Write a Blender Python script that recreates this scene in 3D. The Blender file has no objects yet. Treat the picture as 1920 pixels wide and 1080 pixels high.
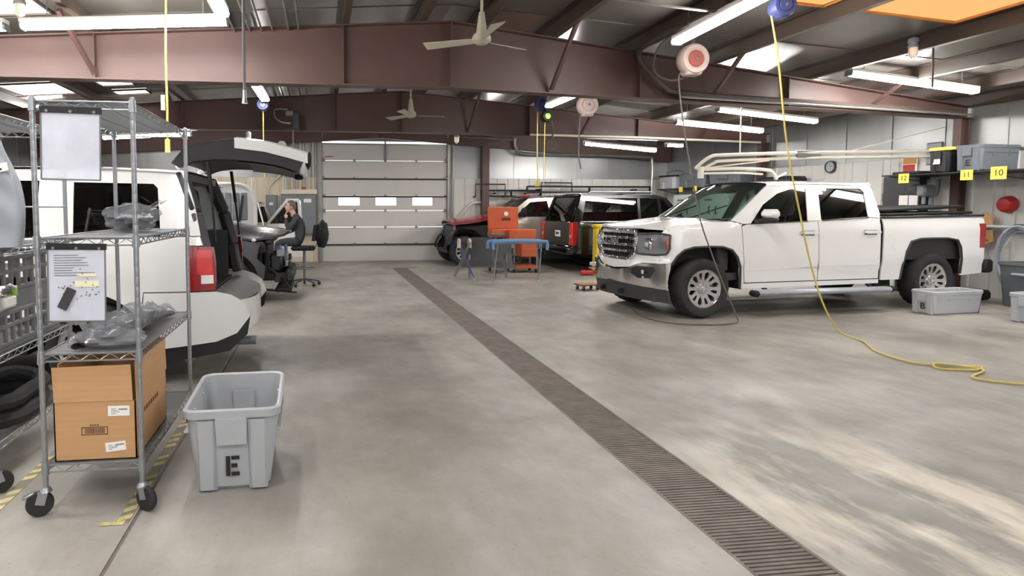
import bpy, bmesh, math, random
from mathutils import Vector, Matrix
random.seed(7)
R = math.radians
sc = bpy.context.scene
C = sc.collection

# ---------------------------------------------------------------- camera, world, exposure
cam_d = bpy.data.cameras.new('camera')
cam = bpy.data.objects.new('camera', cam_d); C.objects.link(cam)
cam.location = (0, 0, 1.5)
cam.rotation_euler = (R(90 - 3.62), 0, R(-7.3))
cam_d.sensor_width = 36; cam_d.lens = 36 * 1170 / 1920
cam_d.shift_x = (960 - 750) / 1920; cam_d.shift_y = -(540 - 462) / 1920
cam_d.clip_start = .05; cam_d.clip_end = 200
sc.camera = cam
w = bpy.data.worlds.new('daylight'); sc.world = w; w.use_nodes = True
w.node_tree.nodes['Background'].inputs[0].default_value = (.95, .97, 1, 1)
w.node_tree.nodes['Background'].inputs[1].default_value = 1.45
sc.view_settings.view_transform = 'Standard'; sc.view_settings.look = 'None'
sc.view_settings.gamma = 1; sc.view_settings.use_curve_mapping = False
sc.view_settings.exposure = 0.9
TUBE = 50.0        # strength of the fluorescent tubes

# ---------------------------------------------------------------- materials
def lin(c):
    out = []
    for x in c[:3]:
        x = x / 255
        out.append(x / 12.92 if x <= .04045 else ((x + .055) / 1.055) ** 2.4)
    return (*out, 1)
def mat(name, col, rough=.5, metal=0., var=.12, scale=6., bump=0., emit=0., coat=0., spec=.5, detail=4, stretch=None):
    m = bpy.data.materials.new(name); m.use_nodes = True
    nt = m.node_tree; n = nt.nodes; l = nt.links
    b = n['Principled BSDF']
    b.inputs['Roughness'].default_value = rough; b.inputs['Metallic'].default_value = metal
    b.inputs['Coat Weight'].default_value = coat; b.inputs['Coat Roughness'].default_value = .04
    b.inputs['Specular IOR Level'].default_value = spec
    c = lin(col)
    tc = n.new('ShaderNodeTexCoord'); noi = n.new('ShaderNodeTexNoise')
    noi.inputs['Scale'].default_value = scale; noi.inputs['Detail'].default_value = detail
    src = tc.outputs['Object']
    if stretch:
        mp = n.new('ShaderNodeMapping'); mp.inputs['Scale'].default_value = stretch
        l.new(src, mp.inputs[0]); src = mp.outputs[0]
    l.new(src, noi.inputs['Vector'])
    rp = n.new('ShaderNodeValToRGB')
    rp.color_ramp.elements[0].position = .3; rp.color_ramp.elements[1].position = .7
    rp.color_ramp.elements[0].color = (*[x * (1 - var) for x in c[:3]], 1)
    rp.color_ramp.elements[1].color = (*[min(1, x * (1 + var)) for x in c[:3]], 1)
    l.new(noi.outputs['Fac'], rp.inputs[0]); l.new(rp.outputs[0], b.inputs['Base Color'])
    if bump:
        bp = n.new('ShaderNodeBump'); bp.inputs['Strength'].default_value = bump; bp.inputs['Distance'].default_value = .01
        l.new(noi.outputs['Fac'], bp.inputs['Height']); l.new(bp.outputs[0], b.inputs['Normal'])
    if emit:
        b.inputs['Emission Color'].default_value = c; b.inputs['Emission Strength'].default_value = emit
    return m
def glass(name, tint, trans, rough=.02):
    m = bpy.data.materials.new(name); m.use_nodes = True
    nt = m.node_tree; n = nt.nodes; l = nt.links
    n.remove(n['Principled BSDF']); out = n['Material Output']
    tr = n.new('ShaderNodeBsdfTransparent'); tr.inputs[0].default_value = (*[x * trans for x in lin(tint)[:3]], 1)
    gl = n.new('ShaderNodeBsdfGlossy'); gl.inputs['Roughness'].default_value = rough
    lw = n.new('ShaderNodeLayerWeight'); lw.inputs[0].default_value = .5
    fr = n.new('ShaderNodeMath'); fr.operation = 'POWER'; fr.inputs[1].default_value = 5; l.new(lw.outputs['Facing'], fr.inputs[0])
    ad = n.new('ShaderNodeMath'); ad.operation = 'MULTIPLY_ADD'; ad.inputs[1].default_value = .9; ad.inputs[2].default_value = .06
    tc = n.new('ShaderNodeTexCoord'); noi = n.new('ShaderNodeTexNoise'); noi.inputs['Scale'].default_value = 3
    bp = n.new('ShaderNodeBump'); bp.inputs['Strength'].default_value = .02; bp.inputs['Distance'].default_value = .01
    l.new(tc.outputs['Object'], noi.inputs['Vector']); l.new(noi.outputs['Fac'], bp.inputs['Height']); l.new(bp.outputs[0], gl.inputs['Normal'])
    mx = n.new('ShaderNodeMixShader')
    l.new(fr.outputs[0], ad.inputs[0]); l.new(ad.outputs[0], mx.inputs[0])
    l.new(tr.outputs[0], mx.inputs[1]); l.new(gl.outputs[0], mx.inputs[2]); l.new(mx.outputs[0], out.inputs[0])
    return m
def glow(name, col, strength):
    m = bpy.data.materials.new(name); m.use_nodes = True
    nt = m.node_tree; n = nt.nodes
    n.remove(n['Principled BSDF']); e = n.new('ShaderNodeEmission')
    e.inputs[0].default_value = lin(col); e.inputs[1].default_value = strength
    nt.links.new(e.outputs[0], n['Material Output'].inputs[0])
    return m
def floor_mat():
    m = mat('worn_concrete', (163, 160, 155), .42, var=.2, scale=.9, detail=9)
    nt = m.node_tree; n = nt.nodes; l = nt.links; b = n['Principled BSDF']
    tc = [x for x in n if x.type == 'TEX_COORD'][0]; rp = [x for x in n if x.type == 'VALTORGB'][0]
    def noise(s, det, sc3=(1, 1, 1), ro=(0, 0, 0)):
        mp = n.new('ShaderNodeMapping'); mp.inputs['Scale'].default_value = sc3; mp.inputs['Rotation'].default_value = ro
        t = n.new('ShaderNodeTexNoise'); t.inputs['Scale'].default_value = s; t.inputs['Detail'].default_value = det
        t.inputs['Roughness'].default_value = .62
        l.new(tc.outputs['Object'], mp.inputs[0]); l.new(mp.outputs[0], t.inputs['Vector']); return t
    def ramp(t, a, bb, c0, c1):
        r = n.new('ShaderNodeValToRGB'); r.color_ramp.elements[0].position = a; r.color_ramp.elements[1].position = bb
        r.color_ramp.elements[0].color = c0; r.color_ramp.elements[1].color = c1
        l.new(t.outputs['Fac'], r.inputs[0]); return r
    def mixc(kind, fac, a, bsock):
        x = n.new('ShaderNodeMix'); x.data_type = 'RGBA'; x.blend_type = kind; x.inputs[0].default_value = fac
        l.new(a, x.inputs[6]); l.new(bsock, x.inputs[7]); return x.outputs[2]
    W = (1, 1, 1, 1)
    col = rp.outputs[0]
    s0 = ramp(noise(1.7, 10, (1, .6, 1), (0, 0, .9)), .36, .66, (.72, .70, .66, 1), (1.08, 1.08, 1.07, 1))
    col = mixc('MULTIPLY', .85, col, s0.outputs[0])
    s1 = ramp(noise(.55, 8, (1, .45, 1), (0, 0, .5)), .40, .60, (.70, .69, .66, 1), W)      # broad dark scuffs
    col = mixc('MULTIPLY', .8, col, s1.outputs[0])
    s2 = ramp(noise(9, 6, (1, .12, 1), (0, 0, -.55)), .35, .7, (.88, .87, .86, 1), W)          # trowel streaks
    col = mixc('MULTIPLY', .6, col, s2.outputs[0])
    s3 = ramp(noise(38, 5), .30, .42, (.78, .75, .72, 1), W)                                    # spots
    col = mixc('MULTIPLY', .6, col, s3.outputs[0])
    # pale worn-off patch on the slab right of the drain
    gm = n.new('ShaderNodeMapping'); gm.inputs['Location'].default_value = (-2.95, -2.55, 0)
    gm.vector_type = 'POINT'
    gs = n.new('ShaderNodeTexGradient'); gs.gradient_type = 'SPHERICAL'
    sc_ = n.new('ShaderNodeMapping'); sc_.inputs['Scale'].default_value = (.75, .62, 1)
    l.new(tc.outputs['Object'], gm.inputs[0]); l.new(gm.outputs[0], sc_.inputs[0]); l.new(sc_.outputs[0], gs.inputs[0])
    s4 = noise(2.2, 9, (1, .35, 1), (0, 0, .45))
    mu = n.new('ShaderNodeMath'); mu.operation = 'MULTIPLY'; l.new(gs.outputs['Fac'], mu.inputs[0])
    r4 = n.new('ShaderNodeValToRGB'); r4.color_ramp.elements[0].position = .47; r4.color_ramp.elements[1].position = .62
    l.new(s4.outputs['Fac'], r4.inputs[0]); l.new(r4.outputs[0], mu.inputs[1])
    pale = n.new('ShaderNodeMix'); pale.data_type = 'RGBA'; pale.inputs[7].default_value = lin((238, 228, 208))
    l.new(mu.outputs[0], pale.inputs[0]); l.new(col, pale.inputs[6])
    l.new(pale.outputs[2], b.inputs['Base Color'])
    rr = ramp(noise(3, 6), .3, .7, (.34, .34, .34, 1), (.6, .6, .6, 1)); l.new(rr.outputs[0], b.inputs['Roughness'])
    bp = n.new('ShaderNodeBump'); bp.inputs['Strength'].default_value = .12; bp.inputs['Distance'].default_value = .006
    l.new(noise(20, 8).outputs['Fac'], bp.inputs['Height']); l.new(bp.outputs[0], b.inputs['Normal'])
    return m
M = dict(
    concrete=floor_mat(),
    wall_white=mat('painted_panel', (206, 206, 201), .45, var=.05, scale=1.5),
    wall_cream=mat('cream_panel', (226, 216, 192), .5, var=.07, scale=1.5),
    foil=mat('foil_facing', (150, 152, 152), .34, .55, var=.12, scale=1.2, bump=.25, stretch=(1, 1, .4)),
    roof=mat('roof_facing', (112, 108, 102), .27, .15, var=.12, scale=.8, bump=.1),
    oxide=mat('red_oxide_steel', (90, 66, 61), .5, var=.1, scale=2.5),
    purlin=mat('dark_purlin', (76, 64, 56), .45, var=.12, scale=3),
    galv=mat('galvanised', (150, 150, 146), .38, .7, var=.12),
    door_white=mat('door_enamel', (206, 203, 198), .4, var=.03, scale=2),
    dark=mat('black_plastic', (30, 30, 32), .5, var=.2),
    black=mat('matte_black', (16, 16, 17), .7, var=.2),
    rubber=mat('rubber', (42, 42, 43), .8, var=.2, scale=14, bump=.2),
    chrome=mat('chrome', (232, 232, 232), .13, 1, var=.03),
    zinc=mat('zinc_wire', (160, 164, 168), .34, .75, var=.02),
    alloy=mat('alloy', (200, 200, 202), .22, .85, var=.05),
    steel=mat('painted_steel_grey', (122, 126, 130), .4, .2, var=.06),
    paint_white=mat('white_car_paint', (232, 233, 232), .25, var=.012, coat=1, scale=1),
    paint_black=mat('black_car_paint', (14, 13, 14), .18, var=.1, coat=1, scale=1),
    paint_grey=mat('graphite_car_paint', (50, 51, 56), .25, .15, var=.06, coat=1, scale=1),
    paint_red=mat('red_car_paint', (150, 30, 30), .25, .1, var=.08, coat=1, scale=1),
    paint_silver=mat('champagne_car_paint', (184, 178, 166), .28, .5, var=.04, coat=1, scale=1),
    tint=glass('tinted_glass', (120, 128, 126), .22), clear=glass('clear_glass', (205, 222, 214), .85),
    poly=glass('polythene', (226, 230, 236), .92, .16),
    vinyl=glass('vinyl_pocket', (240, 243, 250), .9, .2),
    redlens=mat('red_lens', (150, 10, 14), .12, var=.15, coat=.5), redlens2=mat('red_lens_bright', (222, 34, 28), .15, var=.15, coat=.5),
    lampdark=mat('smoked_lens', (128, 131, 136), .14, .3, var=.15, coat=1), lens=mat('clear_lens', (205, 210, 214), .1, .3, var=.1, coat=1), amber=mat('amber_lens', (190, 90, 40), .15, var=.1, coat=1),
    trim=mat('grey_trim', (112, 114, 116), .65, var=.06), darktrim=mat('dark_trim', (58, 58, 60), .6, var=.1),
    tote=mat('grey_tote_plastic', (176, 180, 184), .45, var=.03, scale=3), tote2=mat('slate_tote_plastic', (98, 104, 110), .45, var=.05),
    card=mat('corrugated_card', (196, 154, 110), .8, var=.06, scale=3, stretch=(1, 1, 14)), cardin=mat('card_inside', (150, 112, 76), .85, var=.06),
    paper=mat('paper', (244, 244, 240), .7, var=.02), ink=mat('black_ink', (34, 30, 30), .6, var=.05), inkbrown=mat('brown_print', (92, 62, 42), .7),
    yellow=mat('yellow_paint', (206, 180, 40), .5, var=.1), yhose=mat('yellow_hose', (206, 190, 104), .5, var=.06), label=mat('yellow_label', (232, 214, 84), .6, var=.04),
    tapedark=mat('worn_tape_backing', (136, 129, 119), .75, var=.2, scale=9), tape=mat('worn_hazard_tape', (200, 190, 130), .7, var=.3, scale=16),
    orange=mat('orange_enamel', (196, 92, 48), .45, var=.06), bluepad=mat('blue_foam', (98, 134, 172), .9, var=.08, scale=20, bump=.3),
    reelwhite=mat('pinkish_reel_paint', (206, 186, 178), .4, var=.06), reelred=mat('reel_red', (172, 96, 88), .4, var=.08), reelblue=mat('reel_blue', (66, 74, 124), .45, var=.08),
    green=mat('lime_cable', (150, 210, 70), .5), fan=mat('cream_fan', (190, 185, 166), .45, var=.03),
    skin=mat('skin', (206, 160, 138), .55, var=.06, scale=20), hair=mat('grey_hair', (96, 88, 82), .8, var=.2, scale=60), cloth=mat('charcoal_cloth', (52, 54, 58), .85, var=.12, scale=25, bump=.2),
    wood=mat('worn_wood', (150, 104, 72), .6, var=.15, stretch=(2, 14, 2)), red=mat('red_enamel', (176, 40, 38), .45, var=.08),
    cable=mat('grey_cable', (98, 92, 88), .6), boom=mat('cream_pipe', (226, 220, 204), .4, var=.04),
    foam=mat('greyish_cover', (158, 164, 172), .32, var=.1, scale=4, bump=.2), seat=mat('seat_fabric', (70, 68, 66), .9, var=.1, scale=30),
    cabinet=mat('pale_cabinet', (196, 206, 200), .45, var=.04), grate=mat('grimy_grate', (120, 111, 104), .7, .1, var=.22, scale=7),
    orangeskin=mat('orange_paint', (206, 140, 60), .5, var=.1), bagdark=mat('dark_moulding', (48, 49, 53), .4, var=.15, scale=9, bump=.3),
    tube=glow('fluorescent_tube', (255, 250, 246), TUBE), skywarm=glow('warm_skylight', (255, 186, 118), .62), skywhite=glow('daylight_panel', (255, 248, 240), 3.0),
    pane=glow('daylit_pane', (255, 246, 248), 2.4), bulb=mat('jelly_jar_glass', (236, 210, 190), .2, var=.05, emit=.25),
)

# ---------------------------------------------------------------- mesh builder
class B:
    def __init__(s): s.v = []; s.f = []
    def add(s, v, f):
        o = len(s.v); s.v += [tuple(p) for p in v]; s.f += [[i + o for i in q] for q in f]; return s
    def box(s, c, d, bev=0., rot=None):
        hx, hy, hz = d[0] / 2, d[1] / 2, d[2] / 2
        if bev <= 0:
            v = [(x, y, z) for x in (-hx, hx) for y in (-hy, hy) for z in (-hz, hz)]
            f = [(0, 1, 3, 2), (4, 6, 7, 5), (0, 4, 5, 1), (2, 3, 7, 6), (0, 2, 6, 4), (1, 5, 7, 3)]
        else:
            b = min(bev, hx * .98, hy * .98, hz * .98); v = []; idx = {}
            for sx in (-1, 1):
                for sy in (-1, 1):
                    for sz in (-1, 1):
                        for a in range(3):
                            p = [sx * (hx - b), sy * (hy - b), sz * (hz - b)]; p[a] += (sx, sy, sz)[a] * b
                            idx[(sx, sy, sz, a)] = len(v); v.append(p)
            f = []
            for a in range(3):
                o = [i for i in range(3) if i != a]
                for sg in (-1, 1):
                    q = []
                    for p, r in ((-1, -1), (1, -1), (1, 1), (-1, 1)):
                        k = [0, 0, 0]; k[a] = sg; k[o[0]] = p; k[o[1]] = r; q.append(idx[(*k, a)])
                    f.append(q)
            for a in range(3):
                o = [i for i in range(3) if i != a]
                for p in (-1, 1):
                    for r in (-1, 1):
                        k0 = [0, 0, 0]; k1 = [0, 0, 0]; k0[a] = -1; k1[a] = 1
                        for k in (k0, k1): k[o[0]] = p; k[o[1]] = r
                        f.append([idx[(*k0, o[0])], idx[(*k1, o[0])], idx[(*k1, o[1])], idx[(*k0, o[1])]])
            for sx in (-1, 1):
                for sy in (-1, 1):
                    for sz in (-1, 1): f.append([idx[(sx, sy, sz, a)] for a in range(3)])
        c = Vector(c)
        return s.add([c + (rot @ Vector(p) if rot else Vector(p)) for p in v], f)
    def bx(s, a, b, bev=0.):
        return s.box([(a[i] + b[i]) / 2 for i in range(3)], [abs(b[i] - a[i]) for i in range(3)], bev)
    def bar(s, p0, p1, w, h, bev=0.):
        p0 = Vector(p0); p1 = Vector(p1); d = p1 - p0
        q = d.to_track_quat('X', 'Z').to_matrix()
        return s.box((p0 + p1) / 2, (d.length, w, h), bev, q)
    def cyl(s, p0, p1, r0, r1=None, n=12, caps=True):
        r1 = r0 if r1 is None else r1
        p0 = Vector(p0); p1 = Vector(p1); q = (p1 - p0).to_track_quat('Z', 'Y').to_matrix()
        v = []
        for p, r in ((p0, r0), (p1, r1)):
            v += [p + q @ Vector((r * math.cos(2 * math.pi * i / n), r * math.sin(2 * math.pi * i / n), 0)) for i in range(n)]
        f = [(i, (i + 1) % n, n + (i + 1) % n, n + i) for i in range(n)]
        if caps: f += [list(range(n))[::-1], list(range(n, 2 * n))]
        return s.add(v, f)
    def tube(s, pts, r, n=7, closed=False):
        pts = [Vector(p) for p in pts]; m = len(pts); v = []; up = None
        for i, p in enumerate(pts):
            t = (pts[(i + 1) % m] - pts[i - 1]) if closed else (pts[min(i + 1, m - 1)] - pts[max(i - 1, 0)])
            t.normalize()
            if up is None:
                up = Vector((0, 0, 1)) if abs(t.z) < .9 else Vector((1, 0, 0))
            a = (up - t * up.dot(t))
            if a.length < 1e-4: a = t.orthogonal()
            a.normalize(); up = a; b = t.cross(a)
            rr = r[i] if isinstance(r, (list, tuple)) else r
            v += [p + a * (rr * math.cos(2 * math.pi * k / n)) + b * (rr * math.sin(2 * math.pi * k / n)) for k in range(n)]
        f = []
        for i in range(m if closed else m - 1):
            j = (i + 1) % m
            f += [(i * n + k, i * n + (k + 1) % n, j * n + (k + 1) % n, j * n + k) for k in range(n)]
        if not closed: f += [list(range(n))[::-1], [(m - 1) * n + k for k in range(n)]]
        return s.add(v, f)
    def lathe(s, prof, n=24, at=(0, 0, 0), axis='z', bump=None):
        v = []; m = len(prof)
        for i in range(n):
            a = 2 * math.pi * i / n
            for k, (r, h) in enumerate(prof):
                if bump: r = r + bump(i, k)
                x, y = r * math.cos(a), r * math.sin(a)
                p = {'z': (x, y, h), 'y': (x, h, y), 'x': (h, x, y)}[axis]
                v.append((p[0] + at[0], p[1] + at[1], p[2] + at[2]))
        f = [(i * m + k, ((i + 1) % n) * m + k, ((i + 1) % n) * m + k + 1, i * m + k + 1) for i in range(n) for k in range(m - 1)]
        return s.add(v, f)
    def prism(s, poly, plane, d0, d1):
        def P(a, b, d): return {'xy': (a, b, d), 'xz': (a, d, b), 'yz': (d, a, b)}[plane]
        n = len(poly)
        v = [P(a, b, d0) for a, b in poly] + [P(a, b, d1) for a, b in poly]
        f = [list(range(n))[::-1], list(range(n, 2 * n))] + [(i, (i + 1) % n, n + (i + 1) % n, n + i) for i in range(n)]
        return s.add(v, f)
    def grid(s, fn, nu, nv):
        v = [fn(i / nu, j / nv) for i in range(nu + 1) for j in range(nv + 1)]
        f = [(i * (nv + 1) + j, (i + 1) * (nv + 1) + j, (i + 1) * (nv + 1) + j + 1, i * (nv + 1) + j + 1) for i in range(nu) for j in range(nv)]
        return s.add(v, f)
    def mesh(s, name):
        me = bpy.data.meshes.new(name); me.from_pydata(s.v, [], s.f)
        bm = bmesh.new(); bm.from_mesh(me); bmesh.ops.recalc_face_normals(bm, faces=bm.faces); bm.to_mesh(me); bm.free()
        return me
    def build(s, name, m, parent=None, smooth=38, loc=None, rot=None, kind=None, label=None):
        me = s.mesh(name); me.materials.append(m)
        if smooth:
            me.polygons.foreach_set('use_smooth', [True] * len(me.polygons)); me.set_sharp_from_angle(angle=R(smooth))
        o = bpy.data.objects.new(name, me); C.objects.link(o)
        if parent: o.parent = parent
        if loc: o.location = loc
        if rot: o.rotation_euler = rot
        if kind: o['kind'] = kind
        if label: o['label'] = label
        return o
def tag(o, label, cat, group=None):
    o['label'] = label; o['category'] = cat
    if group: o['group'] = group
    return o
def thing(name, label, cat, loc=(0, 0, 0), rz=0., group=None):
    o = bpy.data.objects.new(name, None); C.objects.link(o); o.location = loc; o.rotation_euler = (0, 0, rz)
    o.empty_display_size = .1
    return tag(o, label, cat, group)
def struct(o): o['kind'] = 'structure'; return o
def dup(o, parent=None):
    c = o.copy(); C.objects.link(c)
    if parent: c.parent = parent
    for ch in list(o.children): dup(ch, c)
    return c
def text(name, s, size, m, parent, loc, rot, depth=.002, align='CENTER', sx=1., label=None):
    cu = bpy.data.curves.new(name, 'FONT'); cu.body = s; cu.size = size; cu.extrude = depth; cu.align_x = align; cu.align_y = 'CENTER'
    t = bpy.data.objects.new('t', cu); C.objects.link(t)
    dg = bpy.context.evaluated_depsgraph_get()
    me = bpy.data.meshes.new_from_object(t.evaluated_get(dg)); bpy.data.objects.remove(t)
    me.materials.clear(); me.materials.append(m); me.name = name
    o = bpy.data.objects.new(name, me); C.objects.link(o); o.parent = parent; o.location = loc; o.rotation_euler = rot; o.scale = (sx, 1, 1)
    if label: o['label'] = label
    return o
def lerp(a, b, t): return a + (b - a) * t
def smooth_path(pts, n=8):
    pts = [Vector(p) for p in pts]; out = []
    for i in range(len(pts) - 1):
        p0, p1, p2, p3 = pts[max(i - 1, 0)], pts[i], pts[i + 1], pts[min(i + 2, len(pts) - 1)]
        for k in range(n):
            t = k / n
            out.append(.5 * ((2 * p1) + (p2 - p0) * t + (2 * p0 - 5 * p1 + 4 * p2 - p3) * t * t + (3 * p1 - p0 - 3 * p2 + p3) * t ** 3))
    return out + [pts[-1]]
def arc(cx, cz, r, a0, a1, n=10, rz=None):
    return [(cx + r * math.cos(R(lerp(a0, a1, i / n))), cz + (rz or r) * math.sin(R(lerp(a0, a1, i / n)))) for i in range(n + 1)]
def rrect(w, d, r, n=4):
    out = []
    for (cx, cy, a) in ((w / 2 - r, d / 2 - r, 0), (-w / 2 + r, d / 2 - r, 90), (-w / 2 + r, -d / 2 + r, 180), (w / 2 - r, -d / 2 + r, 270)):
        out += [(cx + r * math.cos(R(a + 90 * i / n)), cy + r * math.sin(R(a + 90 * i / n))) for i in range(n + 1)]
    return out
def loft(b, rings, caps=(False, False)):
    n = len(rings[0]); v = [p for r in rings for p in r]
    f = [(k * n + i, k * n + (i + 1) % n, (k + 1) * n + (i + 1) % n, (k + 1) * n + i) for k in range(len(rings) - 1) for i in range(n)]
    if caps[0]: f.append(list(range(n))[::-1])
    if caps[1]: f.append([(len(rings) - 1) * n + i for i in range(n)])
    return b.add(v, f)
# ================================================================ the building
RX0, XL, YF, YB = 1.65, -7.3, -7.0, 17.3
def roof_z(x): return 4.0 - .068 * abs(x - RX0)
def wall_x(y): return 10.15 + (17.3 - y) * .1023
floor = struct(bpy.data.objects.new('floor', None)); C.objects.link(floor); floor['label'] = 'worn grey concrete shop floor in long slabs'
for x0, x1 in ((XL - .1, -.905), (-.885, 1.745), (2.115, 12.9)):
    B().bx((x0, YF - .1, -.12), (x1, YB + .1, 0)).build('slab', M['concrete'], floor)
B().bx((-.905, YF, -.12), (-.885, YB, -.006)).build('joint_filler', M['grate'], floor)
B().bx((1.745, 15.2, -.12), (2.115, YB + .1, 0)).build('slab', M['concrete'], floor)
drain = tag(B().bx((1.745, YF, -.12), (2.115, 15.2, -.05)).build('trench_drain', M['grate']), 'long grated trench drain running down the floor to the overhead door', 'drain')
for x in (1.752, 2.108): B().bx((x - .008, YF, -.05), (x + .008, 15.2, .001)).build('edge_angle', M['grate'], drain)
g = B()
for k in range(22): g.box((0, -.3 + .0273 * (k + .5), -.014), (.34, .017, .022))
for x in (-.165, -.055, .055, .165): g.box((x, 0, -.02), (.012, .6, .02))
g0 = g.build('grate_panel', M['grate'], drain, smooth=0, loc=(1.93, .3, 0))
for k in range(1, 25):
    c = g0.copy(); C.objects.link(c); c.location = (1.93, .3 + .606 * k, 0)
B().bx((1.5, 15.12, -.02), (2.36, 15.24, .003)).build('end_plate', M['grate'], drain)

# ---- ceiling: two slopes, purlins
ceil = struct(bpy.data.objects.new('ceiling', None)); C.objects.link(ceil)
for xa, xb in ((XL - .2, RX0), (RX0, 12.9)):
    B().add([(xa, YF, roof_z(xa)), (xb, YF, roof_z(xb)), (xb, YB + .1, roof_z(xb)), (xa, YB + .1, roof_z(xa)),
             (xa, YF, roof_z(xa) + .1), (xb, YF, roof_z(xb) + .1), (xb, YB + .1, roof_z(xb) + .1), (xa, YB + .1, roof_z(xa) + .1)],
            [(0, 1, 2, 3), (4, 5, 6, 7), (0, 1, 5, 4), (1, 2, 6, 5), (2, 3, 7, 6), (3, 0, 4, 7)]).build('roof_slope', M['roof'], ceil)
b = B(); b.bx((-.006, YF, -.18), (.006, YB, 0)); b.bx((0, YF, -.18), (.075, YB, -.17)); b.bx((-.075, YF, -.01), (0, YB, 0)); b.bx((.069, YF, -.165), (.075, YB, -.145))
pm = b.build('purlin', M['purlin'], ceil, smooth=0)
for k, x in enumerate((1.25, 2.05, .3, -1.15, -2.6, -4.1, -5.5, -6.9, 3.05, 4.3, 5.6, 7.35, 8.6, 9.8, 10.9)):
    c = pm if k == 0 else pm.copy()
    if k: C.objects.link(c)
    c.location = (x, 0, roof_z(x) - .002)
# roof seams of the facing, across the slope
sm = B()
for x0, x1 in ((-7.3, 1.65), (1.65, 11.6)): sm.bar((x0, 0, roof_z(x0) - .004), (x1, 0, roof_z(x1) - .004), .03, .012)
s0 = sm.build('roof_seam', M['roof'], ceil)
for k in range(1, 11):
    c = s0.copy(); C.objects.link(c); c.location = (0, 1.55 * k, 0)

# ---- rigid frames
def frame(y0, xe, ye, label, web_h=True, z0=3.0):
    fr = struct(bpy.data.objects.new('steel_beam', None)); C.objects.link(fr); fr['label'] = label
    def half(xa, ya, xb, yb):
        d = Vector((xb - xa, yb - ya, 0)).normalized(); nrm = Vector((-d.y, d.x, 0)) * .006
        za, zb = roof_z(xa) - .19, roof_z(xb) - .19
        P = [(xa, ya, z0), (xb, yb, z0), (xb, yb, zb), (xa, ya, za)]
        v = [Vector(p) + nrm for p in P] + [Vector(p) - nrm for p in P]
        B().add(v, [(0, 1, 2, 3), (7, 6, 5, 4), (0, 1, 5, 4), (1, 2, 6, 5), (2, 3, 7, 6), (3, 0, 4, 7)]).build('web', M['oxide'], fr, smooth=0)
        B().bar((xa, ya, z0), (xb, yb, z0), .2, .016).build('bottom_flange', M['oxide'], fr, smooth=0)
        B().bar((xa, ya, za), (xb, yb, zb), .2, .016).build('top_flange', M['oxide'], fr, smooth=0)
    half(XL, y0, RX0, y0); half(RX0, y0, xe, ye)
    for x in (-5.2, -2.6, .3, RX0, 4.4, 7.0):
        y = y0 if x < RX0 else lerp(y0, ye, (x - RX0) / (xe - RX0))
        B().bx((x - .006, y - .09, z0), (x + .006, y, roof_z(x) - .2)).build('stiffener', M['oxide'], fr, smooth=0)
    # flange braces from the purlins down to the bottom flange, on the near side
    for x in (-2.6, 3.05, 5.6, 8.6):
        y = y0 if x < RX0 else lerp(y0, ye, (x - RX0) / (xe - RX0))
        B().bar((x + .12 * (1 if x > 0 else -1.4), y - .62, roof_z(x) - .1), (x, y - .06, z0 + .05), .045, .045).build('flange_brace', M['oxide'], fr, smooth=0)
    for x, y in ((XL + .14, y0), (xe - .1, ye)):
        c = B(); c.bx((x - .07, y - .008, 0), (x + .07, y + .008, z0)); c.bx((x - .08, y - .07, 0), (x - .066, y + .07, z0)); c.bx((x + .066, y - .07, 0), (x + .08, y + .07, z0)); c.bx((x - .12, y - .1, 0), (x + .12, y + .1, .02))
        c.build('column', M['oxide'], fr, smooth=0)
    return fr
frame(7.88, wall_x(9.4) - .05, 9.4, 'red oxide steel roof beam nearest the camera, spanning the shop')
frame(12.6, wall_x(13.65) - .05, 13.65, 'red oxide steel roof beam further down the shop')
frame(1.5, 11.5, 2.8, 'red oxide steel roof beam overhead behind the camera')
# end rafter on the far wall and its column
er = struct(bpy.data.objects.new('beam_end', None)); C.objects.link(er); er['label'] = 'red oxide end rafter along the far wall'
for xa, xb in ((XL, RX0), (RX0, 10.1)):
    B().bar((xa, 17.12, roof_z(xa) - .4), (xb, 17.12, roof_z(xb) - .4), .12, .46).build('rafter', M['oxide'], er, smooth=0)
B().bx((4.5, 17.05, 0), (4.7, 17.25, 3.3)).build('column', M['oxide'], er, smooth=0)

# ---- walls made of ribbed panels below and foil faced panels above
def wall(name, org, ang, secs, split=2.3, top=3.5):
    e = struct(bpy.data.objects.new(name, None)); C.objects.link(e); e.location = (*org, 0); e.rotation_euler = (0, 0, R(ang))
    cache = {}
    for x0, x1, ml, zb, zs in secs:
        n = max(1, round((x1 - x0) / .95)); wdt = (x1 - x0) / n
        for k in range(n):
            for kind, za, zc, mm in (('wall_panel', zb, zs, ml), ('insulation_panel', zs, top, 'foil')):
                if zc - za < .02: continue
                key = (kind, round(wdt, 4), za, zc, mm)
                if key not in cache:
                    b = B(); b.bx((.003, 0, za), (wdt - .003, .03, zc))
                    if kind == 'wall_panel':
                        for q in range(3):
                            cx = wdt * (q + .5) / 3
                            b.prism([(cx - .03, 0), (cx - .014, -.022), (cx + .014, -.022), (cx + .03, 0)], 'xy', za, zc)
                    else:
                        b.bx((.003, -.012, za), (wdt - .003, -.002, za + .03)); b.bx((-.012, -.014, za), (.012, 0, zc))
                    o = b.build(kind, M[mm], e, smooth=0); cache[key] = o
                else:
                    o = cache[key].copy(); C.objects.link(o)
                o.location = (x0 + k * wdt, 0, 0)
    B().bx((min(s[0] for s in secs), .03, 0), (max(s[1] for s in secs), .06, .12)).build('sill_plate', M['galv'], e)
    return e
wb = wall('wall_back', (XL, YB), 0, [(0, 7.3, 'wall_cream', 0, 2.3), (10.9, 17.5, 'wall_white', 0, 2.3)])
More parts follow.
